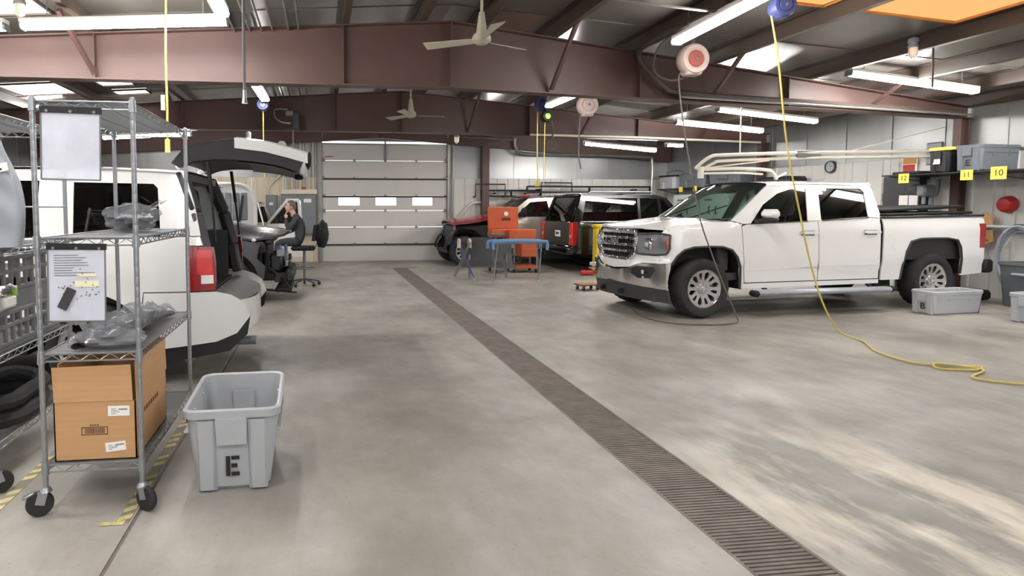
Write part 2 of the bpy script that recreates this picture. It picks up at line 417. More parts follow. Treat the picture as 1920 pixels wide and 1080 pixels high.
B().bx((7.3, 0, 3.3), (10.9, .04, 3.8)).build('header', M['foil'], wb)
wall('wall_right', (10.15, YB), -84.16, [(0, 24.6, 'wall_white', 0, 2.4)])
wall('wall_left', (XL, YF), 90, [(0, 24.3, 'wall_white', 0, 2.3)])
wf = wall('wall_front', (12.7, YF), 180, [(0, 1.6, 'wall_white', 0, 2.3), (6.4, 8.4, 'wall_white', 0, 2.3), (13.2, 20, 'wall_white', 0, 2.3)])
B().bx((1.6, 0, 3.35), (13.2, .04, 3.9)).build('header', M['foil'], wf)

# ---- overhead door
dr = struct(bpy.data.objects.new('door_1', None)); C.objects.link(dr); dr.location = (1.8, YB - .03, 0)
for s in (-1, 1): B().bx((s * 1.725, .01, 0), (s * 1.86, .05, 3.4)).build('jamb', M['galv'], dr, smooth=0)
dr['label'] = 'white sectional overhead door with three lit windows'
zs = [0, .475, .945, 1.40, 1.81, 2.285, 2.77, 3.24]
for k in range(7):
    za, zc = zs[k] + .004, zs[k + 1] - .004
    b = B()
    if k == 3:
        b.bx((-1.73, 0, za), (1.73, .045, 1.545)); b.bx((-1.73, 0, 1.755), (1.73, .045, zc))
        xs = [-1.73, -1.29, -.715, -.27, .3, .76, 1.32, 1.73]
        for i in (0, 2, 4, 6): b.bx((xs[i], 0, 1.545), (xs[i + 1], .045, 1.755))
    else: b.bx((-1.73, 0, za), (1.73, .045, zc))
    sec = b.build('door_section', M['door_white'], dr, smooth=0)
    if k == 3:
        for i in (1, 3, 5):
            B().bx((xs[i], .018, 1.545), (xs[i + 1], .026, 1.755)).build('window_pane', M['pane'], sec, smooth=0)
            f = B()
            for a, c in (((xs[i] - .012, -.008, 1.533), (xs[i + 1] + .012, 0, 1.545)), ((xs[i] - .012, -.008, 1.755), (xs[i + 1] + .012, 0, 1.767)), ((xs[i] - .012, -.008, 1.545), (xs[i], 0, 1.755)), ((xs[i + 1], -.008, 1.545), (xs[i + 1] + .012, 0, 1.755))): f.bx(a, c)
            f.build('window_frame', M['door_white'], sec, smooth=0)
for z in zs[1:-1]:
    for x in (-1.68, -.85, .0, .87, 1.68):
        B().box((x, -.012, z), (.07, .02, .075), .006).build('hinge', M['galv'], dr)
for z in (.46, 1.79, 2.27):
    B().bx((-1.73, -.03, z - .025), (1.73, 0, z + .02)).build('strut', M['darktrim'], dr, smooth=0)
B().bx((-1.73, -.03, 3.2), (1.73, 0, 3.24)).build('strut', M['galv'], dr, smooth=0)
B().bx((-.02, -.05, 2.77), (.02, -.01, 3.3)).build('opener_arm', M['steel'], dr)
B().bx((-1.66, -.003, 2.86), (-1.43, 0, 2.885)).build('sticker', M['red'], dr)
for s in (-1, 1):
    b = B(); b.bx((s * 1.74, -.07, 0), (s * 1.79, -.02, 3.4)); b.bx((s * 1.79, -.05, 0), (s * 1.83, 0, 3.3)); b.build('track', M['galv'], dr, smooth=0)
    for z in (.5, 1.0, 1.4, 2.3, 2.8): B().box((s * 1.72, -.06, z), (.06, .05, .08), .005).build('roller_bracket', M['steel'], dr)
b = B(); b.cyl((-1.7, -.14, 3.45), (1.7, -.14, 3.45), .03, n=10); b.cyl((-.6, -.14, 3.45), (.6, -.14, 3.45), .05, n=12)
for x in (-1.72, 1.72): b.cyl((x - .02, -.14, 3.45), (x + .02, -.14, 3.45), .1, n=16)
b.build('torsion_spring', M['steel'], dr)

# ---- skylights in the roof
def skylight(x0, x1, y0, y1, m, label):
    z = min(roof_z(x0), roof_z(x1)); o = thing('skylight', label, 'skylight', ((x0 + x1) / 2, (y0 + y1) / 2, 0), 0)
    cx, cy = (x0 + x1) / 2, (y0 + y1) / 2
    za, zb = roof_z(x0), roof_z(x1)
    B().add([(x0 - cx, y0 - cy, za - .012), (x1 - cx, y0 - cy, zb - .012), (x1 - cx, y1 - cy, zb - .012), (x0 - cx, y1 - cy, za - .012),
             (x0 - cx, y0 - cy, za - .003), (x1 - cx, y0 - cy, zb - .003), (x1 - cx, y1 - cy, zb - .003), (x0 - cx, y1 - cy, za - .003)],
            [(0, 1, 2, 3), (4, 5, 6, 7), (0, 1, 5, 4), (1, 2, 6, 5), (2, 3, 7, 6), (3, 0, 4, 7)]).build('translucent_panel', M[m], o, smooth=0)
    f = B()
    for y in (y0, y1): f.bar((x0 - cx, y - cy, za - .02), (x1 - cx, y - cy, zb - .02), .03, .03)
    for x, z in ((x0, za), (x1, zb)): f.bar((x - cx, y0 - cy, z - .02), (x - cx, y1 - cy, z - .02), .03, .03)
    f.build('frame', M['orangeskin'] if m == 'skywarm' else M['purlin'], o, smooth=0)
skylight(6.0, 7.2, 4.6, 6.4, 'skywarm', 'larger orange lit roof skylight in the upper right corner')
skylight(5.02, 5.55, 4.6, 6.4, 'skywarm', 'smaller orange lit roof skylight left of the larger one')
skylight(-3.55, -2.95, 6.95, 7.6, 'skywhite', 'white daylight roof panel in the upper left corner')
skylight(-5.3, -4.15, 11.2, 12.2, 'skywhite', 'largest white roof panel seen under the near beam at the left')
skylight(-3.75, -3.2, 11.2, 11.65, 'skywhite', 'small white roof panel farther from the camera, right of the largest one')
skylight(-3.75, -3.15, 12.1, 12.5, 'skywhite', 'small white roof panel next to the far beam above the wire cart')

# ---- fluorescent strip lights
def strip(p0, p1, label, group=None, r=.026):
    p0, p1 = Vector(p0), Vector(p1); mid = (p0 + p1) / 2
    o = thing('fluorescent_light', label, 'light', mid, 0, group)
    d = (p1 - p0); L = d.length; d.normalize(); a, c = -d * L / 2, d * L / 2
    side = d.cross(Vector((0, 0, 1))).normalized(); up = side.cross(d).normalized()
    if up.z < 0: up = -up
    B().bar(a + up * .05, c + up * .05, .13, .05, .008).build('housing', M['wall_white'], o)
    for s in (-1, 1):
        B().cyl(a + side * .045 * s + d * .02, c + side * .045 * s - d * .02, r, n=8).build('tube', M['tube'], o)
    for e, sg in ((a, 1), (c, -1)):
        B().bar(e, e + d * .025 * sg, .14, .075, .01).build('end_cap', M['steel'], o)
        q = e + d * .25 * sg
        B().cyl(q + up * .07, (q.x, q.y, roof_z(mid.x + q.x) - mid.z), .006, n=5).build('hanger', M['steel'], o)
strip((7.53, 8.2, 3.41), (9.64, 8.2, 3.20), 'fluorescent strip light over the white pickup bed, in front of the near beam')
strip((7.0, 10.4, 3.22), (8.95, 10.4, 3.04), 'fluorescent strip light just behind the near beam, right of the hose reel')
strip((7.05, 11.8, 3.18), (8.95, 11.8, 3.03), 'fluorescent strip light right in front of the far beam over the pickup cab')
strip((6.15, 14.1, 2.98), (7.95, 14.1, 2.83), 'fluorescent strip light beyond the far beam over the black vehicle')
strip((8.55, 14.7, 3.03), (9.0, 14.7, 3.02), 'shortest fluorescent light, seen just under the far beam at the right')
strip((8.9, 6.9, 3.45), (10.9, 6.9, 3.3), 'fluorescent strip light cut by the right edge below the orange skylight')
strip((4.2, 5.3, 3.5), (4.24, 7.12, 3.46), 'fluorescent strip light running lengthwise to the large pinkish hose reel')
strip((4.12, 9.75, 3.31), (4.1, 10.95, 3.31), 'short lengthwise fluorescent light beside the dark blue reel with a green cord')
strip((-.93, 9.45, 3.3), (-.9, 10.85, 3.3), 'lengthwise fluorescent light ending at the small purple reel on the left')
strip((-2.95, 6.8, 3.3), (-.93, 6.8, 3.42), 'bright fluorescent strip light across the upper left, under the near beam top')
strip((-5.0, 6.8, 3.18), (-3.08, 6.8, 3.29), 'fluorescent strip light cut by the left edge in line with its neighbour')
strip((-1.0, 4.9, 3.5), (-.97, 6.68, 3.46), 'lengthwise fluorescent light meeting the upper left strip at its end')
strip((-4.25, 13.1, 2.86), (-2.55, 13.1, 2.96), 'fluorescent strip light seen through the wire cart above the white SUV')
strip((-5.6, 12.9, 3.4), (-4.85, 12.9, 3.42), 'fluorescent light glimpsed through the top corner of the left wire rack')
strip((4.08, 13.6, 3.42), (4.05, 14.8, 3.42), 'lengthwise strip light hidden behind the far beam, above the red pickup')
strip((-.9, 13.6, 3.42), (-.9, 14.8, 3.42), 'lengthwise strip light hidden behind the far beam, by the electrical panel')
strip((-4.9, 3.75, 3.25), (-2.8, 3.75, 3.36), 'unseen strip light added overhead to brighten the white SUV side')  # added out of view to light the side of the SUV
for x, y in ((-1.5, 2.3), (-.6, -.4)):  # fill lamps added out of view, for the cart and tote fronts
    strip((x, y - 1, roof_z(x) - .4), (x, y + 1, roof_z(x) - .4), 'unseen fill strip light added overhead behind the camera', 'added fill strip lights behind the camera')
for x in (-4.6, 2.2, 8.6):  # further added lamps, unseen, filling the near half from behind the camera
    for y in (3.4, -.6):
        if x == 2.2 and y == 3.4: continue
        strip((x - 1, y, roof_z(x) - .4), (x + 1, y, roof_z(x) - .4), 'unseen fill strip light added overhead behind the camera', 'added fill strip lights behind the camera')
# ================================================================ vehicles
def sheet(name, polys, fn, m, parent, step=.1, lip=(0, -.022, 0), mirror=False, smooth=40, label=None):
    """polygons in a 2-D chart, gridded, bent onto the surface fn and given a turned-in edge; mirror=True flips y"""
    out = B()
    for poly in polys:
        bm = bmesh.new(); bm.faces.new([bm.verts.new((u, v, 0)) for u, v in poly])
        for ax in (0, 1):
            lo = min(p[ax] for p in poly); hi = max(p[ax] for p in poly); n = int((hi - lo) / step)
            for k in range(1, n + 1):
                q = lo + (hi - lo) * k / (n + 1); no = [0, 0, 0]; no[ax] = 1; co = [0, 0, 0]; co[ax] = q
                bmesh.ops.bisect_plane(bm, geom=bm.verts[:] + bm.edges[:] + bm.faces[:], dist=1e-5, plane_co=co, plane_no=no)
        bmesh.ops.triangulate(bm, faces=[f for f in bm.faces if len(f.verts) > 4])
        bm.verts.index_update()
        P = [Vector(fn(v.co.x, v.co.y)) for v in bm.verts]; n = len(P); V = list(P); F = [[v.index for v in f.verts] for f in bm.faces]
        L = Vector(lip); bd = {}
        for e in bm.edges:
            if len(e.link_faces) == 1:
                ids = []
                for v in e.verts:
                    if v.index not in bd: bd[v.index] = len(V); V.append(P[v.index] + L)
                    ids.append(v.index)
                F.append([ids[0], ids[1], bd[ids[1]], bd[ids[0]]])
        bm.free()
        if mirror: V = [(p[0], -p[1], p[2]) for p in V]
        out.add(V, F)
    return out.build(name, m, parent, smooth=smooth, label=label)
class Car:
    def __init__(s, root, yfn): s.r = root; s.y = yfn
    def side(s, name, polys, m, off=0., step=.1, lip=.022, parent=(None, None), smooth=40, both=True, label=None):
        res = []
        for k, mi in ((0, False), (1, True)):
            if k and not both: break
            res.append(sheet(name, polys, lambda x, z: (x, s.y(x, z) + off, z), M[m], parent[k] or s.r, step, (0, -lip, 0), mi, smooth, label))
        return res
    def front(s, name, polys, fx, m, off=0., step=.08, lip=-.03, mirror=False, parent=None):
        return sheet(name, polys, lambda y, z: (fx(y, z) + off, y, z), M[m], parent or s.r, step, (lip, 0, 0), mirror)
    def surf(s, name, fn, nu, nv, m, parent=None, smooth=50):
        return B().grid(fn, nu, nv).build(name, M[m], parent or s.r, smooth=smooth)
    def wheel(s, x, y, r, w, rim, spokes=6, z=None):
        z = r if z is None else z; sg = 1 if y > 0 else -1
        n = 56
        def tread(i, k): return (-.012 if (i % 2) and k in (2, 3, 6, 7) else 0) if True else 0
        pr = [(rim, -w * .42), (rim + (r - rim) * .5, -w * .52), (r - .03, -w * .5), (r - .006, -w * .36), (r, -w * .12), (r, w * .12), (r - .006, w * .36), (r - .03, w * .5), (rim + (r - rim) * .5, w * .52), (rim, w * .42), (rim - .01, w * .36), (rim - .01, -w * .36), (rim, -w * .42)]
        t = B().lathe(pr, n, axis='y', bump=tread).build('wheel', M['rubber'], s.r, loc=(x, y, z))
        b = B()
        b.lathe([(rim, w * .43 * sg), (rim * .965, w * .40 * sg), (rim * .93, w * .25 * sg), (rim * .92, -w * .3 * sg)], 40, axis='y')
        nh = spokes * 2; nt, nr = nh * 10, 12                       # dished face with rounded openings between the spokes
        def fv(i, j, d): a = 2 * math.pi * i / nt; q = .14 + .82 * j / nr; return (rim * q * math.cos(a), (w * (.30 + .12 * (1 - math.cos((q - .14) * 3.0)) * .5) - d) * sg, rim * q * math.sin(a))
        def hole(i, j):
            q = .14 + .82 * (j + .5) / nr; t = ((i + .5) % 10 - 5) / 5; big = 1 if (i // 10) % 2 else .8
            return ((q - .66) / (.22 * big)) ** 2 + (t / (.62 * big)) ** 2 < 1
        V_ = [fv(i, j, 0) for i in range(nt) for j in range(nr + 1)] + [fv(i, j, .022) for i in range(nt) for j in range(nr + 1)]; off = nt * (nr + 1); F_ = []
        I = lambda i, j: (i % nt) * (nr + 1) + j
        for i in range(nt):
            for j in range(nr):
                if hole(i, j): continue
                F_.append((I(i, j), I(i + 1, j), I(i + 1, j + 1), I(i, j + 1)))
                for (p, q_), nb in (((I(i, j), I(i, j + 1)), (i - 1, j)), ((I(i + 1, j), I(i + 1, j + 1)), (i + 1, j)), ((I(i, j), I(i + 1, j)), (i, j - 1)), ((I(i, j + 1), I(i + 1, j + 1)), (i, j + 1))):
                    if 0 <= nb[1] < nr and hole(nb[0] % nt, nb[1]): F_.append((p, q_, q_ + off, p + off))
        b.add(V_, F_)
        b.cyl((0, w * .22 * sg, 0), (0, w * .36 * sg, 0), rim * .32, rim * .28, n=24)
        for k in range(6):
            a = 2 * math.pi * (k + .5) / 6
            b.cyl((rim * .21 * math.cos(a), w * .34 * sg, rim * .21 * math.sin(a)), (rim * .21 * math.cos(a), w * .40 * sg, rim * .21 * math.sin(a)), .013, n=6)
        b.build('rim', M['alloy'], t, smooth=45)
        B().cyl((0, w * .34 * sg, 0), (0, w * .41 * sg, 0), rim * .12, rim * .1, n=20).build('hub_cap', M['chrome'], t)
        B().lathe([(rim * .9, -w * .1 * sg), (0, -w * .1 * sg)], 32, axis='y').build('brake_disc', M['dark'], t)
        return t
    def arch(s, path, y0, y1, both=True):
        for k, sg in ((0, 1), (1, -1)):
            if k and not both: break
            B().grid(lambda u, v: (path[min(int(u * (len(path) - 1) + .5), len(path) - 1)][0], sg * lerp(y0, y1, v), path[min(int(u * (len(path) - 1) + .5), len(path) - 1)][1]), len(path) - 1, 1).build('arch_liner', M['black'], s.r)
    def seats(s, xs, ys, z, m='seat'):
        for x in xs:
            for y in ys:
                b = B(); b.box((x, y, z + .1), (.5, .48, .2), .05); b.box((x - .27, y, z + .45), (.16, .46, .6), .06, Matrix.Rotation(R(-12), 3, 'Y')); b.box((x - .36, y, z + .84), (.1, .26, .18), .04)
                b.build('seat', M[m], s.r)
def cap(b, ring): return b
# ---------------------------------------------------------------- white pickup
W = .86
def ty(x, z):
    y = W
    if z > 1.31: y = W - .025 - .42 * (z - 1.31)
    elif z > 1.2: y = W - .025 * (z - 1.2) / .11
    elif z < .66: y = W - .018 - .03 * max(0, .66 - z)
    if x > .2: y -= .17 * (max(0, x - .2) / .5) ** 2.2
    if x > -.45 and z > 1.2: y -= .25 * (z - 1.2) ** 1.2
    return y
P = thing('pickup_truck', 'white four door pickup truck with chrome grille parked facing the drain', 'truck', (5.0, 8.57, 0), R(186.24))
T = Car(P, ty)
ar_f = [(-.585, .38), (-.56, .69), (-.51, .82), (-.42, .92), (-.27, .965), (-.065, .972), (.18, .965), (.318, .93), (.41, .85), (.478, .735)]
ar_r = [(-4.51, .50), (-4.50, .72), (-4.47, .9), (-4.40, 1.006), (-4.2, 1.037), (-3.93, 1.04), (-3.68, 1.035), (-3.51, .994), (-3.43, .85), (-3.38, .6), (-3.355, .44)]
T.side('front_fender', [[(.60, 1.135), (.53, 1.235), (.3, 1.262), (-.05, 1.285), (-.43, 1.305), (-.585, 1.262), (-.56, 1.235), (-.645, .45)] + ar_f + [(.50, .75), (.605, .755), (.61, .86), (.565, .90), (.565, 1.08)]], 'paint_white')
T.side('front_door', [[(-.575, 1.232), (-.64, 1.258), (-.72, 1.268), (-1.67, 1.297), (-1.832, 1.305), (-1.872, .468), (-.662, .468)]], 'paint_white')
T.side('rear_door', [[(-1.848, 1.305), (-2.75, 1.346), (-2.94, 1.333), (-2.955, .468), (-1.888, .468)]], 'paint_white')
T.side('rocker_panel', [[(-.61, .455), (-2.97, .455), (-2.97, .395), (-.60, .385)]], 'paint_white', off=-.004)
T.side('cab_frame', [[(-.60, 1.27), (-.43, 1.318), (-1.16, 1.80), (-1.56, 1.825), (-1.53, 1.748), (-1.3, 1.688), (-1.0, 1.53), (-.722, 1.276)],
                     [(-1.675, 1.303), (-1.905, 1.312), (-2.025, 1.768), (-1.815, 1.766)],
                     [(-1.53, 1.748), (-1.56, 1.825), (-2.13, 1.852), (-2.85, 1.846), (-2.78, 1.769), (-1.815, 1.766)],
                     [(-2.755, 1.354), (-2.945, 1.34), (-2.985, 1.40), (-2.99, 1.76), (-2.91, 1.842), (-2.85, 1.846), (-2.78, 1.769), (-2.83, 1.715)]], 'paint_white')
T.side('window_trim', [[(-.70, 1.262), (-1.67, 1.292), (-1.67, 1.308), (-.72, 1.278)], [(-1.91, 1.30), (-2.75, 1.34), (-2.76, 1.358), (-1.91, 1.318)]], 'chrome', off=.008, step=.3, lip=.012)
fw_ = T.side('front_window', [[(-.73, 1.277), (-1.675, 1.305), (-1.813, 1.766), (-1.53, 1.747), (-1.3, 1.687), (-1.0, 1.529)]], 'tint', off=-.012, step=.12, lip=.004)
fw_[1].data.materials[0] = M['clear']
rw_ = T.side('rear_window', [[(-1.907, 1.313), (-2.755, 1.354), (-2.829, 1.715), (-2.78, 1.768), (-2.027, 1.767)]], 'tint', off=-.012, step=.12, lip=.004)
rw_[1].data.materials[0] = M['clear']
beds = T.side('bed_side', [[(-3.005, 1.333), (-4.94, 1.362), (-4.94, .50), (-4.52, .47)] + ar_r + [(-3.005, .44)]], 'paint_white')
T.side('cab_gap_seal', [[(-2.958, 1.33), (-3.003, 1.33), (-3.003, .45), (-2.958, .45)]], 'dark', off=-.03, step=.3)
T.side('body_crease', [[(-.66, .630), (-2.93, .672), (-2.93, .684), (-.66, .644)]], 'paint_white', off=.004, step=.3, lip=.006)
for dx, nm in ((-1.66, 0), (-2.76, 0)):
    T.side('door_handle', [[(dx + .14, 1.13), (dx + .14, 1.155), (dx + .1, 1.165), (dx - .1, 1.165), (dx - .14, 1.155), (dx - .14, 1.13), (dx - .1, 1.122), (dx + .1, 1.122)]], 'paint_white', off=.045, step=.1, lip=.02)
    T.side('handle_recess', [[(dx + .11, 1.10), (dx + .11, 1.17), (dx - .11, 1.17), (dx - .11, 1.10)]], 'trim', off=.003, step=.3, lip=.004)
T.side('fuel_door', [arc(-3.26, .955, .095, 0, 340, 22)], 'paint_white', off=.003, step=.2, lip=.006)
for path, z1 in ((ar_f, 0), (ar_r, 0)):
    T.arch(path, W - .03, .12)
    for sg in (1, -1):
        pts = [(x, sg * (T.y(x, z) + .002), z) for x, z in path]
        B().tube(pts, .016, 5).build('arch_lip', M['darktrim'], P)
# tail lamps, badges on the doors
for o in T.side('tail_lamp', [[(-4.83, 1.25), (-4.945, 1.252), (-4.945, .885), (-4.845, .885)]], 'redlens', off=.006, lip=.03): pass
for sg in (1, -1): B().bx((-4.96, sg * .70, .885), (-4.935, sg * .862, 1.252), .01).build('tail_lamp', M['redlens'], P)
text('door_badge', 'SIERRA', .085, M['darktrim'], P, (-.905, W - .012, .78), (R(90), 0, R(180)), .004, sx=1.25)
text('fender_badge', '4x4', .055, M['steel'], P, (-.36, .845, 1.19), (R(90), 0, R(180)), .004, sx=1.4)
# nose
def tfx(y, z):
    x = .80 - .265 * (min(abs(y), .9) / .86) ** 2.2
    if z < .78: x += .035
    if z > 1.0: x -= .12 * (z - 1.0)
    if z < .42: x -= .25 * (.42 - z)
    return x
gr = T.front('grille', [[(-.39, 1.16), (.39, 1.16), (.415, 1.10), (.395, .87), (.29, .79), (-.29, .79), (-.395, .87), (-.415, 1.10)]], tfx, 'black', off=-.05)
def frontbar(pts, wv, hv, m, off, nm, parent=gr):
    b = B(); q = [(tfx(y, z) + off, y, z) for y, z in pts]
    for a, c in zip(q[:-1], q[1:]): b.bar(a, c, wv, hv, .008)
    return b.build(nm, M[m], parent)
ring = [(-.39, 1.155), (.39, 1.155), (.418, 1.10), (.398, .87), (.29, .785), (-.29, .785), (-.398, .87), (-.418, 1.10), (-.39, 1.155)]
def dens(p, n=4): return [(lerp(a[0], c[0], k / n), lerp(a[1], c[1], k / n)) for a, c in zip(p[:-1], p[1:]) for k in range(n)] + [p[-1]]
frontbar(dens(ring, 3), .06, .05, 'chrome', .0, 'grille_surround')
for z in (1.07, .975, .885): frontbar(dens([(-.385, z), (.385, z)], 6), .035, .042, 'chrome', -.005, 'grille_bar')
b = B()
for i in range(15): y = -.37 + .74 * i / 14; b.bar((tfx(y, 1) - .04, y, .80), (tfx(y, 1) - .05, y, 1.14), .01, .008)
b.build('grille_mesh', M['darktrim'], gr, kind='stuff')
text('grille_emblem', 'GMC', .15, M['lampdark'], gr, (.825, 0, 1.015), (R(90), 0, R(90)), .012, sx=1.25, label='dark chrome lettering across the grille')
text('emblem_edge', 'GMC', .158, M['chrome'], gr, (.816, 0, 1.013), (R(90), 0, R(90)), .010, sx=1.25)
frontbar(dens([(-.40, 1.175), (.40, 1.175)], 6), .05, .03, 'darktrim', -.01, 'hood_lip', P)
for mi in (False, True):
    hl = T.front('headlamp', [[(.425, 1.13), (.70, 1.145), (.84, 1.13), (.85, .95), (.82, .88), (.70, .865), (.45, .87), (.43, .93)]], tfx, 'lampdark', off=.004, mirror=mi)
    sg = -1 if mi else 1
    B().box((tfx(.6, 1) - .0, sg * .58, 1.0), (.05, .19, .16), .02).build('lamp_projector', M['chrome'], hl)
    B().box((tfx(.6, 1) + .012, sg * .585, .99), (.05, .10, .09), .03).build('lamp_bulb', M['lens'], hl)
    B().box((tfx(.83, 1) + .0, sg * .835, 1.0), (.035, .03, .19), .01).build('side_marker', M['amber'], hl)
    b = B(); q = [(tfx(y, z) + .006, sg * y, z) for y, z in dens([(.425, 1.13), (.70, 1.147), (.845, 1.13), (.855, .95), (.82, .875), (.70, .86), (.45, .865), (.425, .93), (.425, 1.13)], 3)]
    b.tube(q, .014, 5); b.build('lamp_bezel', M['darktrim'], hl)
    T.front('nose_panel', [[(0, .775), (.29, .775), (.40, .86), (.84, .86), (.845, .752), (.52, .742), (.37, .675), (0, .64)]], tfx, 'paint_white', off=-.02, mirror=mi)
    bu = T.front('front_bumper', [[(0, .625), (.18, .63), (.365, .665), (.51, .735), (.86, .748), (.868, .41), (.6, .425), (0, .47)]], tfx, 'chrome', off=.03, mirror=mi, step=.06)
    T.front('fog_lamp_pocket', [[(.43, .672), (.50, .70), (.72, .705), (.75, .66), (.68, .545), (.52, .535), (.40, .60)]], tfx, 'dark', off=.034, mirror=mi, lip=-.01, parent=bu)
    B().box((tfx(.58, .6) + .045, sg * .595, .63), (.03, .17, .055), .012, Matrix.Rotation(R(-28 * sg), 3, 'Z')).build('fog_lamp', M['lens'], bu)
    B().box((tfx(.58, .6) + .045, sg * .60, .565), (.03, .19, .03), .01, Matrix.Rotation(R(-28 * sg), 3, 'Z')).build('chrome_strip', M['chrome'], bu)
    T.front('valance', [[(0, .46), (.6, .415), (.865, .40), (.86, .225), (0, .25)]], tfx, 'darktrim', off=.012, mirror=mi)
    B().bar((tfx(.25, .3) + .02, sg * .22, .33), (tfx(.25, .3) + .10, sg * .22, .33), .035, .07, .01).build('tow_hook', M['black'], P)
T.side('bumper_end', [[(.49, .742), (.64, .748), (.64, .41), (.515, .40)]], 'chrome', off=.01)
T.side('valance_end', [[(.515, .40), (.66, .40), (.66, .225), (.53, .23)]], 'darktrim', off=.006)
# hood
def thz(x, y):
    t = max(0, (.86 - x)); z = 1.178 + .155 * min(1, t / 1.0) ** .62
    a = abs(y)
    z += .018 * max(0, min(1, (.50 - a) / .05)) * min(1, t / .25)
    return z - .045 * (a / .8) ** 4
edge = [(tfx(y, 1.15) - .03, y) for y in (-.80, -.7, -.55, -.4, -.2, 0, .2, .4, .55, .7, .80)]
sheet('hood', [edge[::1] + [(.30, .815), (-.05, .82), (-.42, .79), (-.30, .55), (-.19, .3), (-.16, 0), (-.19, -.3), (-.30, -.55), (-.42, -.79), (-.05, -.82), (.30, -.815)]], lambda x, y: (x, y, thz(x, y)), M['paint_white'], P, .09, (0, 0, -.03))
T.surf('cowl', lambda u, v: (lerp(-.14, -.46, u) - .30 * (2 * v - 1) ** 2, (2 * v - 1) * .76, 1.315), 1, 10, 'dark')
def wtop(v): q = 2 * v - 1; return Vector((-1.03 - .14 * q * q, q * .61, 1.845 - .03 * q ** 4))
def wbot(v): q = 2 * v - 1; return Vector((-.16 - .29 * q * q, q * .77, 1.335 - .02 * q * q))
T.surf('windshield', lambda u, v: tuple(wbot(v).lerp(wtop(v), u) + Vector((.02, 0, .012)) * math.sin(math.pi * u)), 6, 12, 'clear')
T.surf('roof', lambda u, v: (lerp(wtop(v).x, -2.95, u), (2 * v - 1) * .635, 1.85 + .035 * math.sin(math.pi * (u * .9 + .05)) - .055 * abs(2 * v - 1) ** 5), 12, 14, 'paint_white')
b = B(); b.tube([tuple(wtop(k / 10) + Vector((0, 0, .003))) for k in range(11)], .014, 5); b.build('windshield_seal', M['black'], P)
for y in (-.35, .25): B().tube([(-.24, y, 1.345), (-.42, y + .25, 1.46), (-.52, y + .38, 1.52)], .009, 5).build('wiper', M['black'], P)
# cab back, interior
b = B(); b.bx((-2.99, -.80, .45), (-2.96, .80, 1.36)); b.bx((-2.99, -.63, 1.36), (-2.96, -.52, 1.84)); b.bx((-2.99, .52, 1.36), (-2.96, .63, 1.84)); b.bx((-2.99, -.6, 1.74), (-2.96, .6, 1.86)); b.build('cab_back', M['paint_white'], P)
B().bx((-2.985, -.53, 1.36), (-2.97, .53, 1.75)).build('back_window', M['tint'], P)
b = B(); b.bx((-2.9, -.78, .5), (-.2, .78, .6)); b.bx((-.5, -.74, .6), (-.3, .74, 1.28), .04); b.bx((-.62, -.72, .95), (-.45, .72, 1.25), .05); b.build('dashboard', M['darktrim'], P)
b = B(); b.lathe([(.19 + .018 * math.cos(R(a)), .018 * math.sin(R(a))) for a in range(0, 361, 60)], 24, axis='x'); b.bar((0, -.18, 0), (0, .18, 0), .03, .05)
b.build('steering_wheel', M['black'], P, loc=(-.78, .38, 1.1), rot=(0, R(-22), 0))
T.seats((-1.75, -2.55), (.38, -.38), .58)
# bed with the folded black cover
b = B(); b.bx((-4.92, -.72, .72), (-3.02, .72, .78)); b.bx((-4.92, .72, .72), (-3.02, .80, 1.33)); b.bx((-4.92, -.80, .72), (-3.02, -.72, 1.33)); b.bx((-3.05, -.8, .72), (-3.0, .8, 1.33)); b.build('bed_liner', M['dark'], P)
for sg in (1, -1): B().bar((-3.01, sg * .80, 1.345), (-4.94, sg * .80, 1.372), .09, .03, .01).build('bed_rail_cap', M['dark'], P)
B().box((-4.955, 0, .92), (.05, 1.56, .80), .02).build('tailgate', M['paint_white'], P)
b = B(); b.box((-3.95, 0, 1.40), (1.78, 1.5, .04), .012, Matrix.Rotation(R(1), 3, 'Y')); b.build('bed_cover_panel', M['black'], P)
b = B(); b.box((-3.9, -.02, 1.475), (1.72, 1.4, .045), .012, Matrix.Rotation(R(2.2), 3, 'Y')); b.build('bed_cover_panel', M['black'], P)
B().box((-3.4, .45, 1.44), (.35, .3, .03), .01).build('cover_strip', M['paint_white'], P)
b = B(); b.box((-5.03, 0, .6), (.16, 1.66, .18), .04); b.build('rear_bumper', M['chrome'], P)
for sg in (1, -1): B().box((-5.03, sg * .84, .60), (.17, .1, .2), .03).build('bumper_step', M['black'], P)
